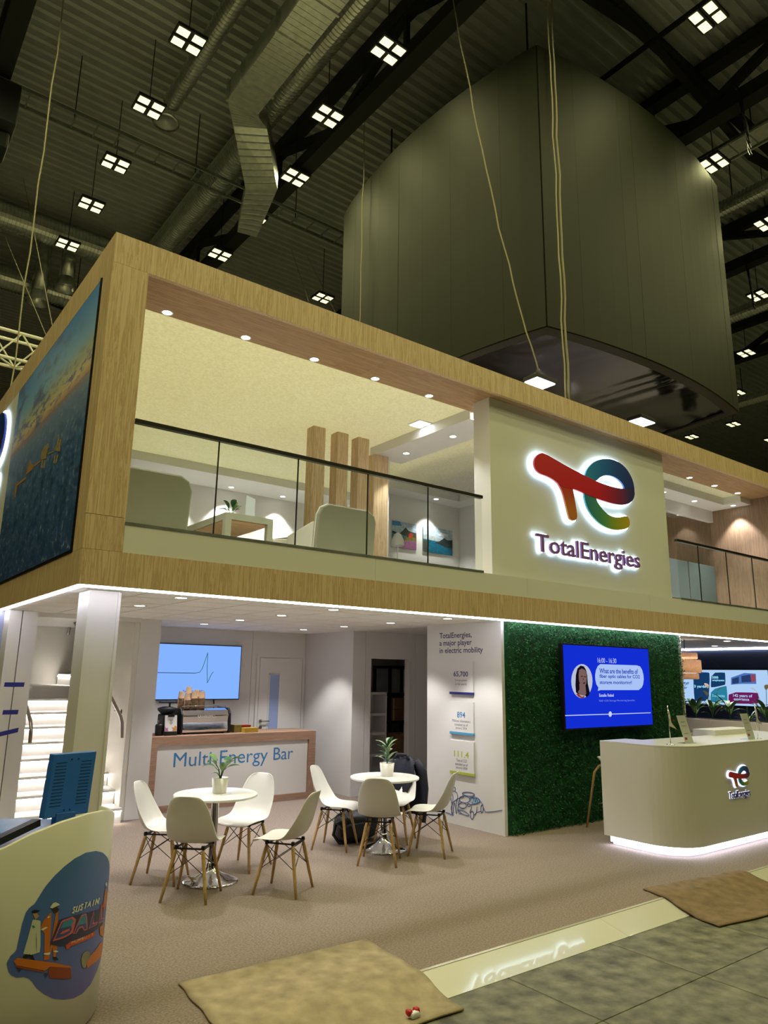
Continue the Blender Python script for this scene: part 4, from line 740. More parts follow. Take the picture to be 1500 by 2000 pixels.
vv[:, 0] = c3; vv[:, 1] = c3+d3*.5+s3; vv[:, 2] = c3+d3; vv[:, 3] = c3+d3*.5-s3; vv[:, :, 2] = np.clip(vv[:, :, 2], .003, 2.478); vv[:, :, 0] = np.clip(vv[:, :, 0], 5.112, 9.03); vv[:, :, 1] = np.clip(vv[:, :, 1], .062, .158); vv -= np.array(t.location)
me = bpy.data.meshes.new('foliage'); me.vertices.add(N*4); me.vertices.foreach_set('co', vv.ravel()); me.loops.add(N*4); me.loops.foreach_set('vertex_index', np.arange(N*4)); me.polygons.add(N); me.polygons.foreach_set('loop_start', np.arange(0, N*4, 4)); me.update(calc_edges=True); me.materials.append(MATS['moss'])
o = link('foliage', me, t); o['kind'] = 'stuff'
# presentation screen
emis('scr_blue', '1330d8', .75); emis('scr_pale', 'a9c2f5', .8); emis('scr_text', '1c3fae', .8); emis('scr_white', 'c6d2f6', .8); emis('scr_dim', '8a9fe6', .7); emis('face_skin', '9c7a76', .45); emis('hair', '1d1722', .4); emis('shirt', 'a8443e', .55); emis('feature', '4a2f33', .4); emis('face_bg', 'c3cbe2', .7)
t = thing('presentation_screen', 'large blue presentation screen on the foliage wall', 'television', (7.0, .02, 1.17)); part('cabinet', B(6.03, 7.97, .0, .06, 1.165, 2.255), 'black', t, bev=.004); s_ = part('screen', B(6.05, 7.955, -.005, .0, 1.185, 2.235), 'scr_blue', t)
def sc(u, v): p = on(1080+u*.14, 1240+v*.14, 1, -.006); return (p[0], p[2])
def shp(nm, pts, m, lift): part(nm, G().prism([sc(*q) for q in pts], lambda u, v, d_: (u, -.006-lift-d_, v), 0, .0005), m, s_)
shp('portrait_ground', ell(403, 645, 148, 238, 0, 32), 'face_bg', 0); shp('hair', [(320,800),(312,700),(318,560),(340,470),(385,428),(430,440),(460,490),(478,570),(485,680),(512,800),(500,845),(465,870),(440,830),(350,830)], 'hair', .0012); shp('neck', [(365,680),(450,690),(462,820),(440,850),(380,840),(345,800),(368,760)], 'face_skin', .002); shp('shirt', [(322,830),(345,815),(400,862),(440,850),(432,880),(395,882),(350,862)], 'shirt', .0026); shp('face', [(355,560),(362,490),(400,468),(445,490),(465,545),(470,610),(462,680),(440,725),(410,730),(380,700),(360,640)], 'face_skin', .0032)
for P in ([(385,575),(410,568),(412,582),(388,588)], [(430,572),(455,580),(455,592),(432,588)], [(412,670),(450,655),(440,680),(425,684)], [(418,590),(426,630),(414,632)]): shp('facial_feature', P, 'feature', .0042)
bub = [(660,408),(1170,425),(1215,440),(1245,490),(1262,560),(1266,620),(1258,690),(1238,735),(1195,770),(660,770),(625,783),(634,735),(605,690),(590,620),(588,560),(600,490),(625,435)]; shp('speech_bubble', bub, 'scr_pale', 0)
def stx(s, a, b, m, bold=0): p0, p1 = sc(*a), sc(*b); text(s, (p0[0], p0[1], p1[0], p1[1]), m, s_, FRONT(-.0075), 'screen_text', .0005, bold=bold)
stx('What are the benefits of', (648, 535), (1180, 480), 'scr_text', .02); stx('fiber optic cables for CO2', (650, 615), (1208, 560), 'scr_text', .02); stx('storage monitoring?', (652, 700), (1100, 640), 'scr_text', .02); stx('16:00 - 16:30', (622, 388), (880, 330), 'scr_white'); stx('Estelle Rebel', (645, 865), (845, 820), 'scr_white', .015); stx('R&D CO2 Storage Monitoring Specialist', (645, 938), (1140, 900), 'scr_dim')
shp('timeline', [(170,1120),(1362,1082),(1362,1092),(170,1132)], 'scr_white', 0); shp('timeline_dot', ell(798, 1105, 23, 38, 0, 20), 'scr_white', .001)
# ================================================================ FURNITURE
# round tables
def cafe_table(x, y, label):
    t = thing('cafe_table', label, 'table', (x, y, 0)); c = (x, y, 0)
    part('tabletop', G().lathe([(.001, .715), (.365, .715), (.375, .72), (.375, .735), (.368, .74), (.001, .74)], 48, c), 'white_gloss', t); part('pole', G().lathe([(.034, .12), (.034, .70), (.09, .715)], 24, c), 'chrome', t, True)
    part('base', G().lathe([(.245, 0), (.245, .012), (.235, .02), (.17, .04), (.09, .075), (.05, .115), (.04, .15), (.038, .17), (.001, .17)], 40, c), 'chrome', t, True); return t
T1, T2 = (1.471, .326), (3.485, .42)
cafe_table(*T1, 'round white cafe table with chrome pole beside the corner column'); cafe_table(*T2, 'round white cafe table with chrome pole before the storage opening')
# moulded chair with wooden dowel legs
def shell_grid():
    prof = [(.235, .405, .165), (.225, .425, .195), (.19, .437, .215), (.12, .437, .228), (.03, .430, .232), (-.06, .427, .230), (-.13, .437, .226), (-.175, .470, .222), (-.205, .525, .218), (-.225, .59, .21), (-.243, .66, .198), (-.262, .73, .178), (-.282, .785, .152), (-.294, .812, .122), (-.302, .825, .085)]
    rows = []
    for i, (y, z, w) in enumerate(prof):
        f = i/(len(prof)-1); row = []
        for k in range(13):
            s = (k-6)/6; c = abs(s)**3; seat = max(0, 1-f*2.2); back = max(0, min(1, (f-.35)*3)); mid = math.exp(-((f-.5)/.16)**2)
            row.append((s*w*(1-.03*c), y+back*.055*c*(1-.5*f)+mid*.05*c, z+seat*.012*c*(1 if i > 2 else .2)+mid*.045*c-.01*seat*(1-s*s)))
        rows.append(row)
    return G().grid(rows)
def chair_proto():
    t = thing('shell_chair', 'x', 'chair', (0, 0, 0)); sh = part('seat_shell', shell_grid(), 'chair_white', t, smooth=True, local=True)
    so = sh.modifiers.new('solid', 'SOLIDIFY'); so.thickness = .007; so.offset = -1; ss = sh.modifiers.new('sub', 'SUBSURF'); ss.levels = 1; ss.render_levels = 1
    tops = [(-.115, .12, .385), (.115, .12, .385), (.115, -.12, .385), (-.115, -.12, .385)]; feet = [(-.19, .195, 0), (.19, .195, 0), (.19, -.195, 0), (-.19, -.195, 0)]
    for a, b in zip(tops, feet): part('leg', G().tube([b, tuple(Vector(b).lerp(Vector(a), .3)), tuple(Vector(b).lerp(Vector(a), .9)), a], [.0105, .0135, .016, .012], 10), 'leg_wood', t, True, True)
    for i in range(4):
        j = (i+1) % 4; A, B_ = Vector(tops[i]), Vector(tops[j]); a, b = Vector(feet[i]).lerp(A, .52), Vector(feet[j]).lerp(B_, .52)
        part('cross_brace', G().tube([A, b], .0035, 5).tube([B_, a], .0035, 5), 'black', t, False, True)
    part('seat_bracket', G().bar((-.13, .12, .395), (.13, .12, .395), .02, .012).bar((-.13, -.12, .395), (.13, -.12, .395), .02, .012).bar((-.115, -.12, .40), (-.115, .12, .40), .012).bar((.115, -.12, .40), (.115, .12, .40), .012), 'black', t, False, True)
    for x in (-.115, .115):
        for y in (-.12, .12): part('shock_mount', G().lathe([(.018, .40), (.014, .42)], 10, (x, y, 0)), 'black', t, True, True)
    return t
CH = chair_proto(); firstc = True
chairs = [(1.127, .634, (.745, -.66), 'white shell chair between the corner column and its round table'), (1.154, .0, (.68, .73), 'white shell chair showing its back, at the table by the corner column'), (1.94, .62, (-.86, -.5), 'white shell chair with its front to the aisle, at the table by the column'), (1.862, -.283, (-.6, .8), 'white shell chair in profile, right of the table by the column'),
          (3.109, .793, (.6, -.8), 'white shell chair in profile between bar and second table'), (3.136, .036, (.70, .71), 'white shell chair showing its back, at the table with backpack'), (3.79, .017, (-.585, .81), 'white shell chair in profile beside the infographic wall'), (3.86, .70, (-.80, -.6), 'white shell chair with dark jacket hung over its back')]
for x, y, d, lb in chairs:
    o = CH if firstc else copy_tree(CH); firstc = False; o.location = (x, y, 0); o.rotation_euler = (0, 0, math.atan2(-d[0], d[1])); o['label'] = lb; o['group'] = 'white shell chairs around the cafe tables'
# plants on the tables, stirrer
t = potted(T1[0]+.035, T1[1]-.0, .74, .075, .135, 0, 'potted plant with broad leaves on the table by the column', 5)
x, y, z = T1[0]+.035, T1[1], .875
cr = np.array([rt[0], rt[1], 0]); cr /= np.linalg.norm(cr)
for az, st, L, w, lift, bend, m in ((R(143), .13, .13, .035, .5, 1.2, 'leaf'), (R(200), .16, .12, .036, .9, 1.5, 'leaf'), (R(-37), .19, .12, .042, .75, 1.4, 'leaf'), (R(-60), .14, .12, .04, .9, .9, 'leaf_light'), (R(-20), .12, .13, .04, .35, .5, 'leaf'), (R(110), .17, .12, .038, 1.1, 1.0, 'leaf_light'), (R(30), .16, .12, .04, .9, 1.2, 'leaf'), (R(135), .04, .09, .022, .9, 1.9, 'leaf'), (R(-100), .1, .12, .034, 1.2, 1.2, 'leaf_light')):
    tip = (x+st*.42*math.cos(az), y+st*.42*math.sin(az), z+st*.85-.02); lf = leaf(tip, az, L, w, bend, m, t, lift=lift); part('stem', G().tube([(x, y, z-.03), ((x+tip[0])/2-.01*math.cos(az), (y+tip[1])/2, z+st*.45), tip], .0035, 5), 'leaf', lf, True)
t = potted(T2[0]+.03, T2[1]+.0, .74, .08, .14, 0, 'potted plant with narrow variegated leaves on the second table', 9)
mat('leaf_var', '7d9471', .45, vary=.45, vscale=30); rr = random.Random(8)
for k in range(17):
    az = k*2.4; hgt = .02+.012*k; b = (T2[0]+.03+.012*math.cos(az), T2[1]+.012*math.sin(az), .865+hgt); leaf(b, az, rr.uniform(.11, .15), .026, rr.uniform(.5, 1.0), 'leaf_var' if k % 3 else 'leaf', t, lift=rr.uniform(.45, 1.15))
part('stem', G().tube([(T2[0]+.03, T2[1], .86), (T2[0]+.03, T2[1], 1.07)], .006, 6), 'leaf', t)
single('stir_stick', G().bar((T1[0]-.01, T1[1]-.13, .743), (T1[0]+.1, T1[1]-.11, .743), .012, .004), 'white_gloss', 'white stirring stick beside the pot on the table by the column', 'stick')
# backpack
def blob(c, s, seed, amp=.06, n=18, m=12, pw=.6):
    rr = np.random.RandomState(seed); ph = rr.uniform(0, 6, 6); rows = []
    sg = lambda v: math.copysign(abs(v)**pw, v)
    for i in range(m+1):
        th = math.pi*(i/m-.5); row = []
        for k in range(n+1):
            p = 2*math.pi*k/n; f = 1+amp*(math.sin(3*p+ph[0])*math.cos(2*th+ph[1])+.6*math.sin(5*p+ph[2]+3*th)*math.cos(th)); row.append((c[0]+s[0]*f*sg(math.cos(th))*sg(math.cos(p)), c[1]+s[1]*f*sg(math.cos(th))*sg(math.sin(p)), c[2]+s[2]*(1+amp*.5*math.sin(4*p+ph[3]))*sg(math.sin(th))))
        rows.append(row)
    return G().grid(rows)
mat('nylon', '121317', .55, bump=.3, bscale=40); mat('nylon2', '1b1c21', .5, bump=.3, bscale=60)
t = thing('backpack', 'black backpack lying on the carpet under the second table', 'backpack', (3.48, .98, 0)); t.rotation_euler = (0, 0, 0)
part('main_bag', blob((3.50, .98, .15), (.25, .17, .15), 2), 'nylon', t, True); part('front_pocket', blob((3.43, .86, .12), (.17, .07, .10), 5), 'nylon2', t, True); part('shoulder_strap', G().tube([(3.30, .88, .25), (3.20, .92, .2), (3.17, .92, .1), (3.22, .88, .02), (3.32, .86, .02)], .018, 8), 'nylon2', t, True); part('top_handle', G().tube([(3.32, .98, .28), (3.29, .98, .33), (3.38, .98, .34), (3.42, .98, .29)], .012, 8), 'nylon2', t, True)
# jacket over the chair back
mat('jacket_navy', '14182a', .7, bump=.35, bscale=25); mat('mark_red', 'b5222e', .6); mat('mark_white', 'dcdde2', .6)
jx, jy, jd = 3.86, .70, Vector((-.80, -.6)); jr = math.atan2(-jd[0], jd[1])
t = thing('jacket', 'dark navy jacket with white letters hung over a chair back', 'jacket', (jx, jy, 0), jr)
rows = []; 
path = [(-.20, .50, .10), (-.215, .60, .15), (-.235, .70, .18), (-.255, .78, .17), (-.275, .835, .15), (-.305, .86, .15), (-.335, .845, .17), (-.345, .78, .22), (-.35, .68, .26), (-.355, .56, .28), (-.36, .44, .28), (-.355, .32, .27), (-.35, .24, .25)]
for i, (y, z, w) in enumerate(path):
    rows.append([(s*w, y+(.02 if z > .8 else .05)*abs(s)**2*(1 if i > 5 else 1)+.012*math.sin(s*9+i*.8), z-(.05 if i > 4 else .02)*abs(s)**3+.01*math.sin(s*5+i)) for s in [k/6 for k in range(-6, 7)]])
o = part('body', G().grid(rows), 'jacket_navy', t, True, True); so = o.modifiers.new('solid', 'SOLIDIFY'); so.thickness = .012
for s in (-1, 1): part('sleeve', G().tube([(s*.17, -.30, .83), (s*.24, -.33, .70), (s*.265, -.32, .52), (s*.26, -.30, .36), (s*.25, -.29, .16)], [.04, .055, .05, .045, .04], 12), 'jacket_navy', t, True, True)
part('collar', G().tube([(-.09, -.25, .85), (-.06, -.29, .895), (.06, -.29, .895), (.09, -.25, .85)], .018, 8), 'jacket_navy', t, True, True)
part('red_mark', B(.085, .15, -.268, -.262, .80, .825), 'mark_red', t, False, True)
mk = G()
for bx in (-.155, -.115): mk.box(bx, bx+.009, -.271, -.262, .79, .825).box(bx+.02, bx+.029, -.271, -.262, .79, .825).box(bx, bx+.029, -.271, -.262, .804, .811)
part('white_letters', mk, 'mark_white', t, False, True)
# ================================================================ MATS AND RAMP
def floor_mat(pts, m, label, n=24, kz=None):
    """loose carpet piece; pts = four corners going round; drapes over the platform edge"""
    P = [Vector((*p, 0)) for p in pts]; top = []; 
    def zz(y): return .007 if y > -2.30 else (-.056 if y < -2.60 else .007-.063*((-2.30-y)/.30))
    for i in range(n+1):
        row = []
        for j in range(n+1):
            q = (P[0].lerp(P[1], i/n)).lerp(P[3].lerp(P[2], i/n), j/n); row.append((q.x+.006*math.sin(j*.9), q.y+.004*math.sin(i*.7), zz(q.y)+.003*math.sin(i*.5)*math.sin(j*.4)+.003))
        top.append(row)
    t = thing('floor_mat', label, 'mat', (P[0].x, P[0].y, 0)); o = part('pile', G().grid(top), m, t, True); so = o.modifiers.new('solid', 'SOLIDIFY'); so.thickness = .011; so.offset = 0; return t
A = [on(348, 1925, 2, 0)[:2], on(714, 1838, 2, 0)[:2], on(905, 1972, 2, -.055)[:2]]; D4 = A[0]+(A[2]-A[1])
floor_mat([A[0], A[1], A[2], D4], 'mat_sand', 'loose sand-coloured carpet piece over the platform edge near the red wrapper')
A = [on(1256, 1739, 2, 0)[:2], on(1445, 1702, 2, 0)[:2], None, on(1404, 1810, 2, -.055)[:2]]; A[2] = A[3]+(A[1]-A[0])+np.array([.05, -.05])
floor_mat(A, 'mat_brown', 'loose brown carpet piece over the ramp before the reception desk')
rp = thing('edge_ramp', 'glossy white sloping edge board along the carpet platform', 'ramp', (4, -2.4, -.065)); xs = [-2.0, .9, 3.52, 6.2, 9.0, 12.0]
for a, b in zip(xs[:-1], xs[1:]): part('ramp_board', G().prism([(-2.285, .0), (-2.545, -.062), (-2.545, -.0645), (-2.285, -.0645)], lambda u, v, d: (d, u, v), a+.001, b-.001), 'ramp_white', rp); part('edge_strip', B(a+.001, b-.001, -2.288, -2.262, .0, .003), 'ramp_white', rp)
mat('wrap_red', 'b51f26', .35)
p = on(808, 1988, 2, -.045); t = thing('sweet_wrapper', 'crumpled red and white sweet wrapper at the mat edge', 'wrapper', (p[0], p[1], -.05)); part('white_half', blob((p[0]+.005, p[1], -.03), (.03, .02, .018), 4, .15, 12, 8), 'mark_white', t, True)
for dx, dy in ((-.022, .012), (.03, .012)): part('red_twist', blob((p[0]+dx, p[1]+dy, -.018), (.018, .018, .016), 7, .25, 10, 6), 'wrap_red', t, True)
# ================================================================ RECEPTION DESK
def rounded(x0, y0, x1, r, inset=0, back=-.75, n=10):
    """left end and front of the desk: from back left round the corner and along the front"""
    x0 += inset; y0 += inset; r2 = max(.02, r-inset); P = [(x0, back)]
    P += [(x0+r2-r2*math.cos(k/n*math.pi/2), y0+r2-r2*math.sin(k/n*math.pi/2)) for k in range(n+1)]
    rr_ = 1.1; P += [(x1-rr_+rr_*math.sin(k/n*math.pi/2), y0+rr_-rr_*math.cos(k/n*math.pi/2)) for k in range(n+1)]
    P += [(x1-inset, .0-.4), (x1-inset-.5, -.4), (x1-.55-rr_*.5, -.95), (x0+.55, -.95), (x0+.5, back)]
    return P
mat('desk_white', 'd6d3cc', .4)
DX, DY, DT = 5.71, -1.72, 1.115
t = thing('reception_desk', 'white curved reception desk with glowing foot', 'reception desk', (7.2, -1.3, 0)); Z = lambda u, v, d: (u, v, d)
part('body', G().prism(rounded(DX, DY, 9.25, .42), Z, .10, DT-.012), 'desk_white', t); part('top', G().prism(rounded(DX, DY, 9.25, .42), Z, DT-.010, DT), 'white_gloss', t); part('plinth', G().prism(rounded(DX, DY, 9.25, .42, .09, -.8), Z, .0, .098), 'white', t)
ring = rounded(DX, DY, 9.25, .42, .075, -.78)[:22]; gl = G(); gl.add([(x, y, .03) for x, y in ring]+[(x, y, .095) for x, y in ring], [(i, i+1, len(ring)+i+1, len(ring)+i) for i in range(len(ring)-1)]); part('glow_strip', gl, 'led_cool', t)
part('inner_counter', B(on(1397, 1436, 1, -1.05)[0], 8.7, -1.05, -.75, 1.02, 1.18), 'white', t)
logo_mats('desk', .46); te_logo(t, (6.66, DY-.012, .645), (1, 0, 0), .455, 'desk', .012, (0, -1, 0), .012)
text('TotalEnergies', (6.665, .505, 7.13, .60), 'purple_desk', t, FRONT(DY-.006), 'lettering', .008, bold=.0); mat('purple_desk', '4b3570', .45); text('TotalEnergies', (6.66, .50, 7.135, .605), 'halo_small', t, FRONT(DY-.003), 'lettering_glow', .001, bold=.02)
mat('flag_cloth', 'd8d3be', .9)
def flag(x, y, lb):
    t = thing('table_flag', lb, 'flag', (x, y, DT)); part('base', G().lathe([(.045, 0), (.045, .006), (.01, .014)], 20, (x, y, DT)), 'chrome', t, True); part('pole', G().tube([(x, y, DT), (x-.012, y, DT+.42)], .004, 6), 'chrome', t, True)
    rows = [[(x-.011+u*(.015+.12*v)+.02*v*math.sin(u*3), y-.012*math.sin(u*4+v*3), DT+.39-v*.19-u*.10*(1-v*.6)) for u in [k/8 for k in range(9)]] for v in [k/8 for k in range(9)]]
    o = part('cloth', G().grid(rows), 'flag_cloth', t, True); so = o.modifiers.new('solid', 'SOLIDIFY'); so.thickness = .002; part('emblem', B(x+.04, x+.065, y-.02, y-.018, DT+.25, DT+.265), 'mark_red', t)
flag(5.95, -1.50, 'small cream table flag on the rounded desk corner'); flag(7.75, -1.58, 'small cream table flag beside the second leaflet stand')
mat('sheet_white', 'c9cac8', .5)
def standee(x, y, lb):
    t = thing('leaflet_stand', lb, 'leaflet stand', (x, y, DT)); k = .10
    fnn = lambda u, v, d: (x+u*.17-.11*v, y+.02*v-d, DT+.004+v*.30); part('sheet', G().prism(SQ, fnn, 0, .004), 'sheet_white', t); part('foot', B(x-.02, x+.2, y-.03, y+.09, DT, DT+.004), 'acrylic', t)
    part('logo_print', G().prism([(.12,.12),(.3,.13),(.33,.2),(.2,.22),(.12,.19)], fnn, .004, .005), 'mark_red', t); part('logo_print', G().prism([(.3,.12),(.4,.14),(.42,.2),(.33,.2)], fnn, .004, .005), 'blue_text', t)
    for v in (.34, .62, .76): part('text_line', G().prism([(.2,v),(.75,v),(.75,v+.012),(.2,v+.012)], fnn, .004, .005), 'grey_text', t)
standee(6.24, -1.50, 'grey leaflet stand near the rounded desk corner'); standee(7.50, -1.58, 'grey leaflet stand further along the desk')
# bar stool behind the desk
t = thing('bar_stool', 'white bar stool with wooden legs behind the desk', 'bar stool', (6.55, -.33, 0)); sx, sy = 6.55, -.36
part('seat', G().lathe([(.001, .775), (.10, .755), (.17, .775), (.215, .82), (.225, .845), (.215, .845), (.16, .80), (.08, .785), (.001, .785)], 32, (sx, sy, 0)), 'white_gloss', t, True)
for a, b in ((-.05, .33), (.3, .1), (-.05, -.28), (-.3, .05)): pass
for ax, ay in ((-.22, .3), (.22, .3), (.22, -.25), (-.22, -.25)): part('leg', G().tube([(sx+ax*.25, sy+ay*.25, .765), (sx+ax*.55, sy+ay*.55, .74), (sx+ax*.72, sy+ay*.72, .66), (sx+ax*1.05, sy+ay*1.05, .0)], [.014, .017, .017, .013], 10), 'leg_wood', t, True)
part('foot_ring', G().tube([(sx+.21*math.cos(k/16*2*math.pi), sy+.24*math.sin(k/16*2*math.pi)+.02, .27) for k in range(17)], .006, 6), 'steel', t)
# ================================================================ RIGHT BACK OF THE STAND
sc_ = shell('ceiling_slats'); part('backing', B(9.06, 14.1, .06, 4.2, 2.53, 2.56), 'hall_dark', sc_)
sm = None
for k in range(38):
    if sm is None: sm = part('slat', B(9.06, 14.1, 0, .095, 2.50, 2.525), 'slat_wood', sc_); sm.location.y = .06
    else: o = sm.copy(); COL.objects.link(o); o.location.y = .06+.108*k
for x, y in ((11.3, .55), (13.0, 1.7)): downlight(x, y, 2.498, 'round downlight in the slatted ceiling right of the foliage wall', 'downlights in the slatted ceiling', 18, 1.2)
mat('navy_wall', '141f38', .6); struct('wall_navy', B(14.15, 14.25, -4, 6, 0, 2.8), 'navy_wall'); mat('navy_wall2', '1b2745', .6)
for cy_, r_, lb in ((3.0, 1.0, 'large dark blue circle on the navy wall by the lamp'), (1.3, .8, 'large dark blue circle on the navy wall above the video screen')): single('wall_disc', G().prism([(cy_+r_*math.cos(k/40*2*math.pi), 1.45+r_*.98*math.sin(k/40*2*math.pi)) for k in range(40)], lambda u, v, d: (14.15-d, u, v), 0, .004+.002*r_), 'navy_wall2', lb, 'wall graphic')
struct('trim_17', B(14.12, 14.15, .06, 4.2, 2.46, 2.50), 'led')
# video wall
emis('vid_pale', 'a8c9ee', .85); emis('vid_navy', '163a66', .8); emis('vid_teal', '2a7f9c', .8); emis('vid_plum', '6a1a55', .8); emis('vid_cyan', '9fe6ff', .9); emis('vid_ship', '4b72b8', .8); emis('vid_ink', '2f62b8', .8); emis('vid_red', '9c4a5c', .7); emis('vid_dark', '2a3f70', .7)
t = thing('video_screen', 'wide pale video screen with coloured tiles on the navy wall', 'screen', (14.1, 2.2, 1.3)); part('cabinet', B(14.1, 14.135, 1.15, 4.35, 1.26, 2.06), 'black', t); s_ = part('screen', B(14.094, 14.1, 1.2, 4.3, 1.29, 2.03), 'vid_pale', t)
def vq(u, v): p = on(1270+u*.15333, 1230+v*.15333, 0, 14.09); return (p[1], p[2])
def vshape(nm, pts, m, lift=0): part(nm, G().prism(chaikin([vq(*q) for q in pts], 1) if nm == 'tile' else [vq(*q) for q in pts], lambda u, v, d: (14.092-lift-d, u, v), 0, .001), m, s_)
vshape('tile', [(545,545),(735,540),(760,560),(745,880),(725,905),(580,912),(560,890)], 'vid_navy'); vshape('tile', [(785,548),(945,542),(955,560),(958,690),(945,705),(785,738),(768,720)], 'vid_navy'); vshape('tile', [(775,765),(960,712),(975,725),(985,915),(970,930),(790,925),(765,900)], 'vid_teal'); vshape('tile', [(1000,795),(1365,800),(1378,820),(1382,925),(1365,945),(1010,940),(995,920)], 'vid_plum'); vshape('photo_tile', [(980,548),(1340,548),(1352,560),(1365,745),(1350,755),(990,750),(980,735)], 'vid_pale', .002); vshape('ship', [(1030,610),(1200,550),(1345,560),(1352,690),(1150,690),(1030,700)], 'vid_ship', .004); vshape('ship_deck', [(985,705),(1360,690),(1362,745),(990,740)], 'vid_pale', .006)
vshape('ship_side', [(1045,625),(1130,600),(1130,680),(1045,690)], 'vid_dark', .006); vshape('ship_side', [(1160,590),(1275,570),(1290,665),(1165,670)], 'vid_dark', .006); vshape('ship_red', [(1280,575),(1340,570),(1345,660),(1290,668)], 'vid_red', .006)
def vtx(s, a, b, m, bold=.02): p0, p1 = vq(*a), vq(*b); text(s, (-p0[0], p0[1], -p1[0], p1[1]), m, s_, FACE_X(14.083), 'screen_text', .001, bold=bold)
vtx('3 yards', (563, 745), (708, 705), 'vid_cyan'); vtx('5000', (792, 622), (868, 592), 'vid_cyan'); vtx('employees', (795, 660), (945, 632), 'vid_cyan'); vtx('3 countries', (795, 855), (950, 825), 'vid_cyan', .0); vtx('142 years of', (1060, 865), (1300, 825), 'vid_pale'); vtx('experience', (1068, 910), (1260, 872), 'vid_pale'); vtx('ng', (432, 712), (496, 668), 'vid_ink'); vtx('er', (432, 755), (474, 728), 'vid_ink')
# pendant lamp
mat('rattan', 'd6bda4', .8, vary=.3, vscale=40)
rm_ = MATS['rattan'].node_tree; tr_ = rm_.nodes.new('ShaderNodeBsdfTranslucent'); tr_.inputs[0].default_value = (*lin('e0c8ae'), 1); mx_ = rm_.nodes.new('ShaderNodeMixShader'); mx_.inputs[0].default_value = .5   # thin weave: the bulb shines through
rm_.links.new(rm_.nodes['Principled BSDF'].outputs[0], mx_.inputs[1]); rm_.links.new(tr_.outputs[0], mx_.inputs[2]); rm_.links.new(mx_.outputs[0], rm_.nodes['Material Output'].inputs[0])
t = thing('pendant_lamp', 'woven rattan pendant lamp of three tiers by the foliage wall', 'pendant lamp', (10.4, .85, 1.82)); px_, py_ = 10.4, .85
for r_, z0, z1 in ((.2, 2.16, 2.27), (.25, 1.93, 2.15), (.2, 1.82, 1.92)): part('shade', G().lathe([(r_-.02, z0), (r_, z0+.01), (r_, z1-.01), (r_-.02, z1), (r_-.035, z1-.01), (r_-.035, z0+.01)], 28, (px_, py_, 0), False), 'rattan', t, True)
part('cord', G().tube([(px_, py_, 2.1), (px_, py_, 2.5)], .008, 6), 'black', t); part('bulb', G().lathe([(.001, 2.02), (.04, 2.03), (.05, 2.07), (.04, 2.11), (.001, 2.13)], 16, (px_, py_, 0)), 'bulb', t, True)
# planter, bench and plants behind the desk
mat('planter_white', 'e2dcda', .6); t = thing('planter', 'long white planter behind the reception desk', 'planter', (10.5, .4, 0)); part('trough', B(10.45, 10.75, -2.2, 1.7, 0, 1.165), 'planter_white', t, bev=.01); part('soil', B(10.47, 10.73, -2.18, 1.68, 1.165, 1.17), 'soil', t)
for k in range(-1, 5): part('front_panel', B(10.435, 10.45, max(-2.2, -1.9+k*.8)+.004, min(1.7, -1.1+k*.8)-.004, .02, 1.16), 'planter_white', t)
mat('bench_fabric', 'd0bfba', .9); t = thing('bench', 'pale upholstered bench before the white planter', 'bench', (9.75, 0, 0)); part('seat', B(9.6, 10.1, -1.8, 1.1, .2, .45), 'bench_fabric', t, bev=.05); part('backrest', B(10.1, 10.3, -1.8, .78, .2, .96), 'bench_fabric', t, bev=.08); part('base', B(9.65, 10.25, -1.7, 1.0, 0, .2), 'charcoal', t)
mat('spathe', 'd9cdb4', .6); rr = random.Random(21)
kinds = ['broad-leaved green plant in the white planter', 'dark grassy plant in the white planter', 'green plant with pale flowers in the white planter']
for k in range(11):
    y0 = 1.45-.3*k; kd = (0, 2, 0, 2, 0, 1, 2, 0, 2, 1, 0)[k]; x0 = 10.6
    t = thing('planter_plant', kinds[kd], 'plant', (x0, y0, 1.17), 0, 'plants in the white planter: '+('broad leaves', 'grass', 'pale flowers')[kd])
    for q in range(22 if kd == 1 else 13):
        az = q*2.4+rr.uniform(-.4, .4); hh = rr.uniform(.05, .22) if kd != 1 else 0
        leaf((x0+.04*math.cos(az), y0+.04*math.sin(az), 1.17+hh), az, rr.uniform(.18, .3), .012 if kd == 1 else rr.uniform(.03, .05), rr.uniform(.6, 1.6), 'leaf' if rr.random() < .7 else 'leaf_light', t, lift=rr.uniform(.6, 1.4))
    part('stems', G().tube([(x0, y0, 1.17), (x0, y0, 1.4)], .012, 6), 'leaf', t)
    if kd == 2:
        for q in range(3):
            az = q*2.1+k; tp = (x0+.1*math.cos(az), y0+.1*math.sin(az), 1.55+.06*q); fl_ = leaf(tp, az, .13, .035, .8, 'spathe', t, 'flower', lift=1.1); part('flower_stem', G().tube([(x0, y0, 1.2), tp], .004, 5), 'leaf_light', fl_)
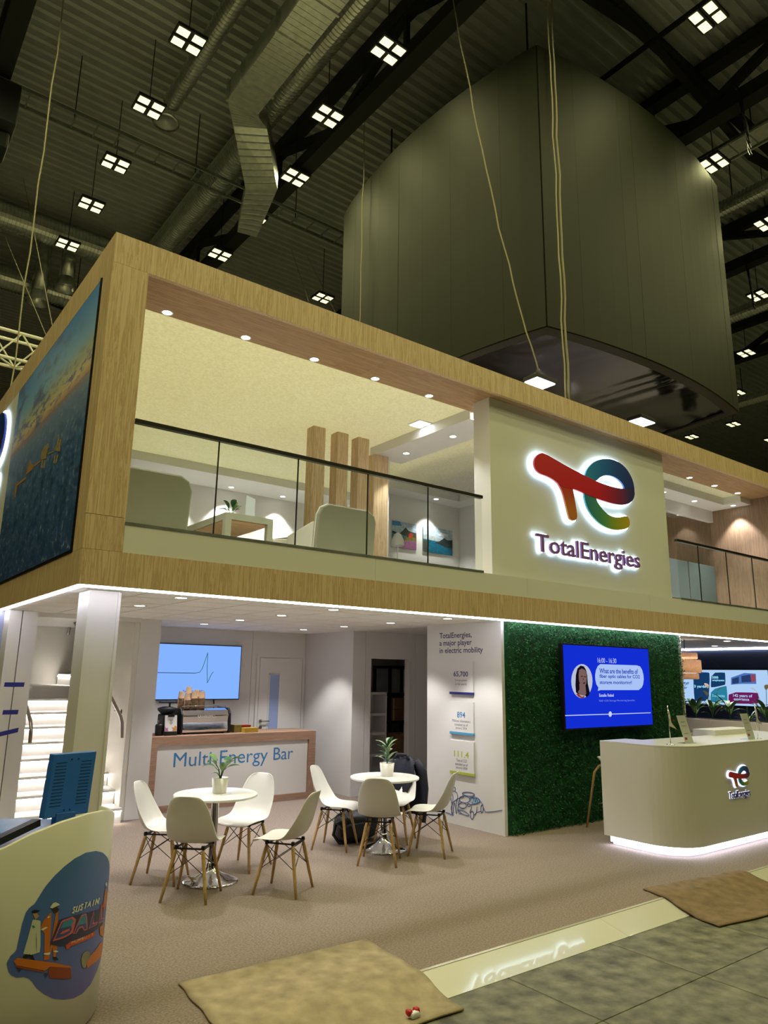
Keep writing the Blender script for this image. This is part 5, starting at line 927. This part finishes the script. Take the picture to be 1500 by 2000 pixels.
# ================================================================ PINBALL KIOSK
KC = np.array([-.7344, -1.3796]); KR = .70
mat('kiosk_white', 'd3d0c4', .3); mat('kiosk_blue', '2a62b8', .4, vary=.05); mat('decal_blue', '3f6190', .35); mat('kiosk_deck', '1f5fa5', .25, vary=.25, vscale=9)
def ktop(s):            # height of the rim along the arc length s (m)
    return float(np.interp(s, [-2.2, -1.6, -1.123, -.992, -.838, -.672, -.497, -.318, -.2, .4, 1.2], [.72, .86, .973, 1.026, 1.062, 1.075, 1.066, 1.028, 1.0, .99, .98]))
t = thing('game_kiosk', 'white curved game kiosk with round blue sticker beside the carpet', 'kiosk', (KC[0], KC[1], 0)); S_ = np.linspace(-2.1, .1, 56); out = []
rows = [[(KC[0]+(KR-o_)*math.cos(s/KR), KC[1]+(KR-o_)*math.sin(s/KR), zf) for s in S_ for zf in [z_(s)]] for o_, z_ in ((0.03, lambda s: .0), (0, lambda s: .02), (0, lambda s: .5), (0, lambda s: ktop(s)-.004), (.004, ktop), (.022, ktop), (.026, lambda s: ktop(s)-.05), (.026, lambda s: .3))]
part('curved_panel', G().grid(rows), 'kiosk_white', t, True)
part('body', G().prism([(KC[0]+.66*math.cos(a), KC[1]+.66*math.sin(a)) for a in np.linspace(-2.9, 1.4, 40)]+[(-.85, -.75), (-1.3, -1.0)], lambda u, v, d: (u, v, d), .02, .78), 'kiosk_white', t)
# sloping playfield and backbox
fdir = Vector((.57, .82)); sd = Vector((.82, -.57)); c0 = Vector((-.72, -1.62))
def pf(a, b, z): q = c0+fdir*a+sd*b; return (q.x, q.y, z)
dk = G().add([pf(-.75, -.36, .83), pf(-.75, .18, .83), pf(.30, .26, .985), pf(.30, -.36, .985), pf(-.75, -.36, .80), pf(-.75, .18, .80), pf(.30, .26, .95), pf(.30, -.36, .95)], [(0,1,2,3),(7,6,5,4),(0,4,5,1),(1,5,6,2),(2,6,7,3),(3,7,4,0)]); part('playfield', dk, 'kiosk_deck', t)
part('side_rail', G().bar(tuple(on(-60, 1668, 2, .93)), tuple(on(72, 1606, 2, 1.0)), .05, .035), 'black', t)
bb = [Vector(on(px, py, 2, z)) for px, py, z in ((80, 1606, 1.0), (170, 1583, 1.02))]
m0, m1 = Vector(on(84, 1608, 2, 1.0)), Vector(on(172, 1584, 2, 1.03)); wv = (m1-m0); wv.z = 0; upv_ = Vector((.035, .06, .33)); th = Vector((-wv.y, wv.x, 0)).normalized()*.055; m0.z = m1.z = 1.02
g_ = G().add([m0, m1, m1+upv_, m0+upv_, m0+th, m1+th, m1+upv_+th, m0+upv_+th], [(0,1,2,3),(7,6,5,4),(0,4,5,1),(1,5,6,2),(2,6,7,3),(3,7,4,0)]); mo = part('monitor_back', g_, 'kiosk_blue', t, bev=.004)
vent = G(); nv = wv.normalized(); nn = -th.normalized()*.0015
for cxf in (.08, .66):
    for i in range(9):
        for j in range(14):
            p_ = m0+wv*(cxf+i*.028)+upv_*(.17+j*.052)+nn; vent.add([p_, p_+nv*.0045, p_+nv*.0045+upv_*.014, p_+upv_*.014], [(0,1,2,3)])
v_ = part('vent_holes', vent, 'black', mo); v_['kind'] = 'stuff'
for a, b in ((.42, .9), (.58, .9), (.42, .1), (.55, .1)):
    p_ = m0+wv*a+upv_*b+nn; part('screw', G().tube([p_, p_+nn*2], .004, 8), 'black', mo)
part('monitor_foot', G().bar((m0+m1)/2+th*.5-Vector((0, 0, .05)), (m0+m1)/2+th*.5+Vector((0, 0, .02)), .1), 'kiosk_blue', t)
# sticker on the curved panel: outlines as (arc length, height)
def kcyl(px, py):
    d = ray(px, py); e = CAM[:2]-KC; a = d[:2]@d[:2]; b = 2*e@d[:2]; k = e@e-KR*KR; D = b*b-4*a*k; tt = (-b-math.sqrt(D))/(2*a) if D > 0 else -b/(2*a); q = CAM+tt*d; return (math.atan2(q[1]-KC[1], q[0]-KC[0])*KR, q[2])
def kq(u, v): return kcyl(u/4.5458, 1560+v/4.5458)
def sticker(nm, pts, m, lift, parent=None, raw=False):
    P = pts if raw else [kq(*p) for p in pts]; n = len(P)
    Q = []
    for i in range(n):                      # refine so that the outline follows the curve
        a, b = Vector(P[i]), Vector(P[(i+1) % n]); k = max(1, int((b-a).length/.03)); Q += [tuple(a.lerp(b, j/k)) for j in range(k)]
    lo, hi = min(q[0] for q in Q), max(q[0] for q in Q); me_g = G(); N_ = max(2, int((hi-lo)/.012)); bm_rows = []
    # slice into thin vertical strips so it bends with the panel
    for i in range(N_):
        s0, s1 = lo+(hi-lo)*i/N_, lo+(hi-lo)*(i+1)/N_
        def spans(s):
            c = []
            for j in range(len(Q)):
                p, q = Q[j], Q[(j+1) % len(Q)]
                if (p[0] <= s) != (q[0] <= s): c.append(p[1]+(q[1]-p[1])*(s-p[0])/(q[0]-p[0]))
            return sorted(c)
        e_ = (s1-s0)*.02; A_, B_ = spans(s0+e_), spans(s1-e_)
        for k in range(0, min(len(A_), len(B_))-1, 2):
            r_ = KR+lift; me_g.add([(KC[0]+r_*math.cos(s/KR), KC[1]+r_*math.sin(s/KR), z) for s, z in ((s0, A_[k]), (s1, B_[k]), (s1, B_[k+1]), (s0, A_[k+1]))], [(0,1,2,3)])
    if me_g.f: return part(nm, me_g, m, parent or t)
mat('st_dark', '2a2f55', .35); mat('st_orange', 'c26a22', .4); mat('st_coat', 'c3c5b4', .4); mat('st_skin', 'b08c6c', .4); mat('st_brown', '3a241c', .4); mat('st_black', '17171c', .4); mat('st_white', 'd6d6c8', .4); mat('st_edge', 'd0605f', .4); mat('st_letter', '3b7fa6', .35); mat('st_letter2', '3a4a86', .35); mat('st_ribbon', 'c24a2a', .4); mat('st_silver', '8d8d80', .2, .6); mat('st_rust', '8a3a1c', .4); mat('st_teal', '2f8a8a', .4)
grad('st_blue', [(0, '5a58a4'), (.5, '4565b4'), (1, '4470b0')], 2, .2, .88, .35)
out_ = [(60,1470),(66,1430),(95,1392),(135,1360),(160,1320),(170,1250),(180,1160),(205,1080),(222,1020),(260,965),(305,935),(345,870),(400,780),(480,685),(570,600),(660,530),(760,478),(850,463),(910,478),(950,520),(968,570),(973,640),(965,760),(950,900),(930,1100),(915,1290),(890,1430),(850,1550),(800,1650),(730,1730),(650,1772),(560,1785),(470,1775),(390,1735),(320,1680),(280,1620),(255,1595),(210,1583),(140,1588),(90,1560),(65,1520)]
st = sticker('sticker', out_, 'st_blue', .0015)
L2 = .003
for nm, m, P, lf in (('coat', 'st_coat', [(275,1075),(320,1072),(360,1085),(362,1150),(350,1220),(357,1290),(350,1360),(280,1385),(205,1375),(225,1290),(250,1220),(258,1170),(245,1130)], L2), ('trousers', 'st_black', [(205,1378),(300,1378),(305,1430),(270,1428),(262,1400),(240,1425),(200,1412)], L2), ('head', 'st_skin', [(290,1010),(335,1005),(345,1040),(325,1065),(318,1078),(300,1060),(288,1045)], .0035), ('hair', 'st_black', [(275,1030),(275,1000),(300,985),(352,990),(345,1008),(300,1015),(288,1040)], .004), ('cuff', 'st_teal', [(278,1128),(300,1120),(310,1140),(285,1150)], .004), ('coat_line', 'st_black', [(318,1180),(322,1180),(320,1370),(316,1370)], .004),
    ('overall', 'st_orange', [(440,1010),(500,1005),(540,1020),(545,1060),(520,1110),(500,1180),(512,1290),(508,1400),(470,1405),(468,1310),(440,1320),(435,1425),(375,1435),(390,1330),(405,1210),(355,1150),(375,1090),(420,1040)], L2), ('face', 'st_brown', [(455,975),(515,955),(522,985),(500,1010),(490,1022),(465,1005)], .0035), ('helmet', 'st_white', [(440,965),(455,930),(490,918),(525,932),(528,942),(505,950),(460,972),(450,990)], .004), ('reflective_band', 'st_white', [(385,1370),(440,1362),(438,1382),(384,1392)], .004), ('reflective_band', 'st_white', [(470,1350),(512,1340),(512,1358),(470,1368)], .004), ('reflective_band', 'st_white', [(358,1160),(415,1130),(420,1142),(365,1175)], .004), ('boot', 'st_black', [(460,1405),(505,1405),(515,1430),(465,1435)], .004), ('shoulder_band', 'st_white', [(415,1055),(432,1035),(440,1045),(425,1062)], .004),
    ('flipper_top', 'st_orange', [(120,1440),(150,1408),(440,1450),(480,1455),(560,1475),(632,1490),(632,1505),(520,1500),(440,1490),(400,1525),(140,1475)], .0035), ('flipper_side', 'st_rust', [(440,1490),(630,1500),(630,1590),(560,1600),(420,1588),(425,1520)], .0037), ('flipper_edge', 'st_rust', [(125,1470),(395,1530),(390,1542),(140,1495)], .0042), ('flipper_bolt', 'st_dark', [(145,1500),(182,1505),(180,1530),(148,1528)], .0042), ('flipper_bolt', 'st_dark', [(390,1545),(420,1548),(415,1588),(388,1582)], .0042),
    ('letter_board', 'st_dark', [(520,1075),(660,1035),(860,985),(915,960),(905,1110),(760,1215),(590,1300),(520,1308),(440,1290),(480,1180)], .0045), ('letter_outline', 'st_edge', [(540,1080),(640,1045),(668,1070),(660,1130),(640,1190),(560,1235),(462,1265),(475,1240)], .005), ('letter_b', 'st_letter2', [(545,1095),(635,1060),(652,1080),(645,1125),(615,1140),(630,1160),(615,1190),(560,1220),(480,1245)], .0055), ('letter_b_shine', 'st_letter', [(552,1092),(632,1062),(648,1080),(642,1120),(530,1150)], .006), ('letter_b_hole', 'st_edge', [(535,1180),(610,1150),(608,1170),(540,1200),(525,1200)], .0065),
    ('letter_a', 'st_edge', [(640,1200),(715,1030),(765,1015),(770,1160),(735,1175),(725,1140),(695,1150),(675,1195)], .005), ('letter_a', 'st_letter', [(650,1195),(718,1040),(758,1025),(762,1155),(740,1165),(732,1125),(690,1140),(668,1190)], .0055), ('letter_a', 'st_letter2', [(650,1195),(680,1125),(760,1100),(762,1155),(740,1165),(732,1125),(690,1140),(668,1190)], .006), ('letter_l', 'st_edge', [(780,1155),(825,985),(845,975),(820,1105),(860,1090),(855,1115)], .005), ('letter_l', 'st_letter2', [(787,1147),(829,990),(840,985),(812,1118),(852,1100),(850,1110)], .0055), ('letter_l', 'st_edge', [(868,1110),(890,940),(905,935),(895,1060),(915,1050),(912,1085)], .005), ('letter_l', 'st_letter2', [(873,1103),(892,948),(900,945),(889,1072),(911,1060),(910,1078)], .0055),
    ('ribbon', 'st_ribbon', [(575,1300),(605,1285),(610,1270),(835,1175),(835,1215),(615,1310),(605,1330),(578,1340)], .005), ('ball', 'st_silver', [(715,1420),(725,1380),(760,1352),(790,1360),(795,1400),(770,1440),(765,1490),(740,1505),(718,1480)], .004), ('right_flipper', 'st_orange', [(780,1410),(890,1270),(905,1290),(890,1400),(800,1480),(765,1510),(765,1470)], .0037), ('right_worker', 'st_orange', [(935,790),(945,830),(940,900),(920,990),(900,1000),(915,900),(920,830)], .004), ('right_worker_leg', 'st_orange', [(880,1140),(915,1100),(910,1230),(880,1210)], .004), ('right_helmet', 'st_white', [(928,760),(938,735),(945,760),(940,785)], .0045)):
    sticker(nm, P, m, lf, st)
def kletters(s, p0, p1, hgt, m, lift, slant=.25):
    """block letters from simple strokes along a slanted base line"""
    GL = dict(S=[(1,1,0,.75),(0,.75,1,.3),(1,.3,0,0),(0,1,1,1),(0,0,1,0)], U=[(0,1,0,0),(0,0,1,0),(1,0,1,1)], T=[(0,1,1,1),(.5,1,.5,0)], A=[(0,0,.5,1),(.5,1,1,0),(.2,.4,.8,.4)], I=[(.5,0,.5,1)], N=[(0,0,0,1),(0,1,1,0),(1,0,1,1)], P=[(0,0,0,1),(0,1,1,1),(1,1,1,.5),(1,.5,0,.5)], R=[(0,0,0,1),(0,1,1,1),(1,1,1,.5),(1,.5,0,.5),(.4,.5,1,0)])
    n = len(s)
    for i, ch in enumerate(s):
        for (a, b, c, d) in GL[ch]:
            def q(u, v): f = (i+.12+u*.66)/n; return (p0[0]+(p1[0]-p0[0])*f+slant*hgt*v, p0[1]+(p1[1]-p0[1])*f-hgt*v)
            A_, B_ = Vector(q(a, b)), Vector(q(c, d)); e = (B_-A_).normalized(); nrm = Vector((-e.y, e.x))*hgt*.1; sticker('letter_stroke', [tuple(A_+nrm-e*2), tuple(B_+nrm+e*2), tuple(B_-nrm+e*2), tuple(A_-nrm-e*2)], m, lift, st)
kletters('SUSTAIN', (628, 1018), (868, 930), 52, 'st_white', .005); kletters('PURSUIT', (625, 1288), (825, 1208), 16, 'st_white', .0058, .1)
flush_text()
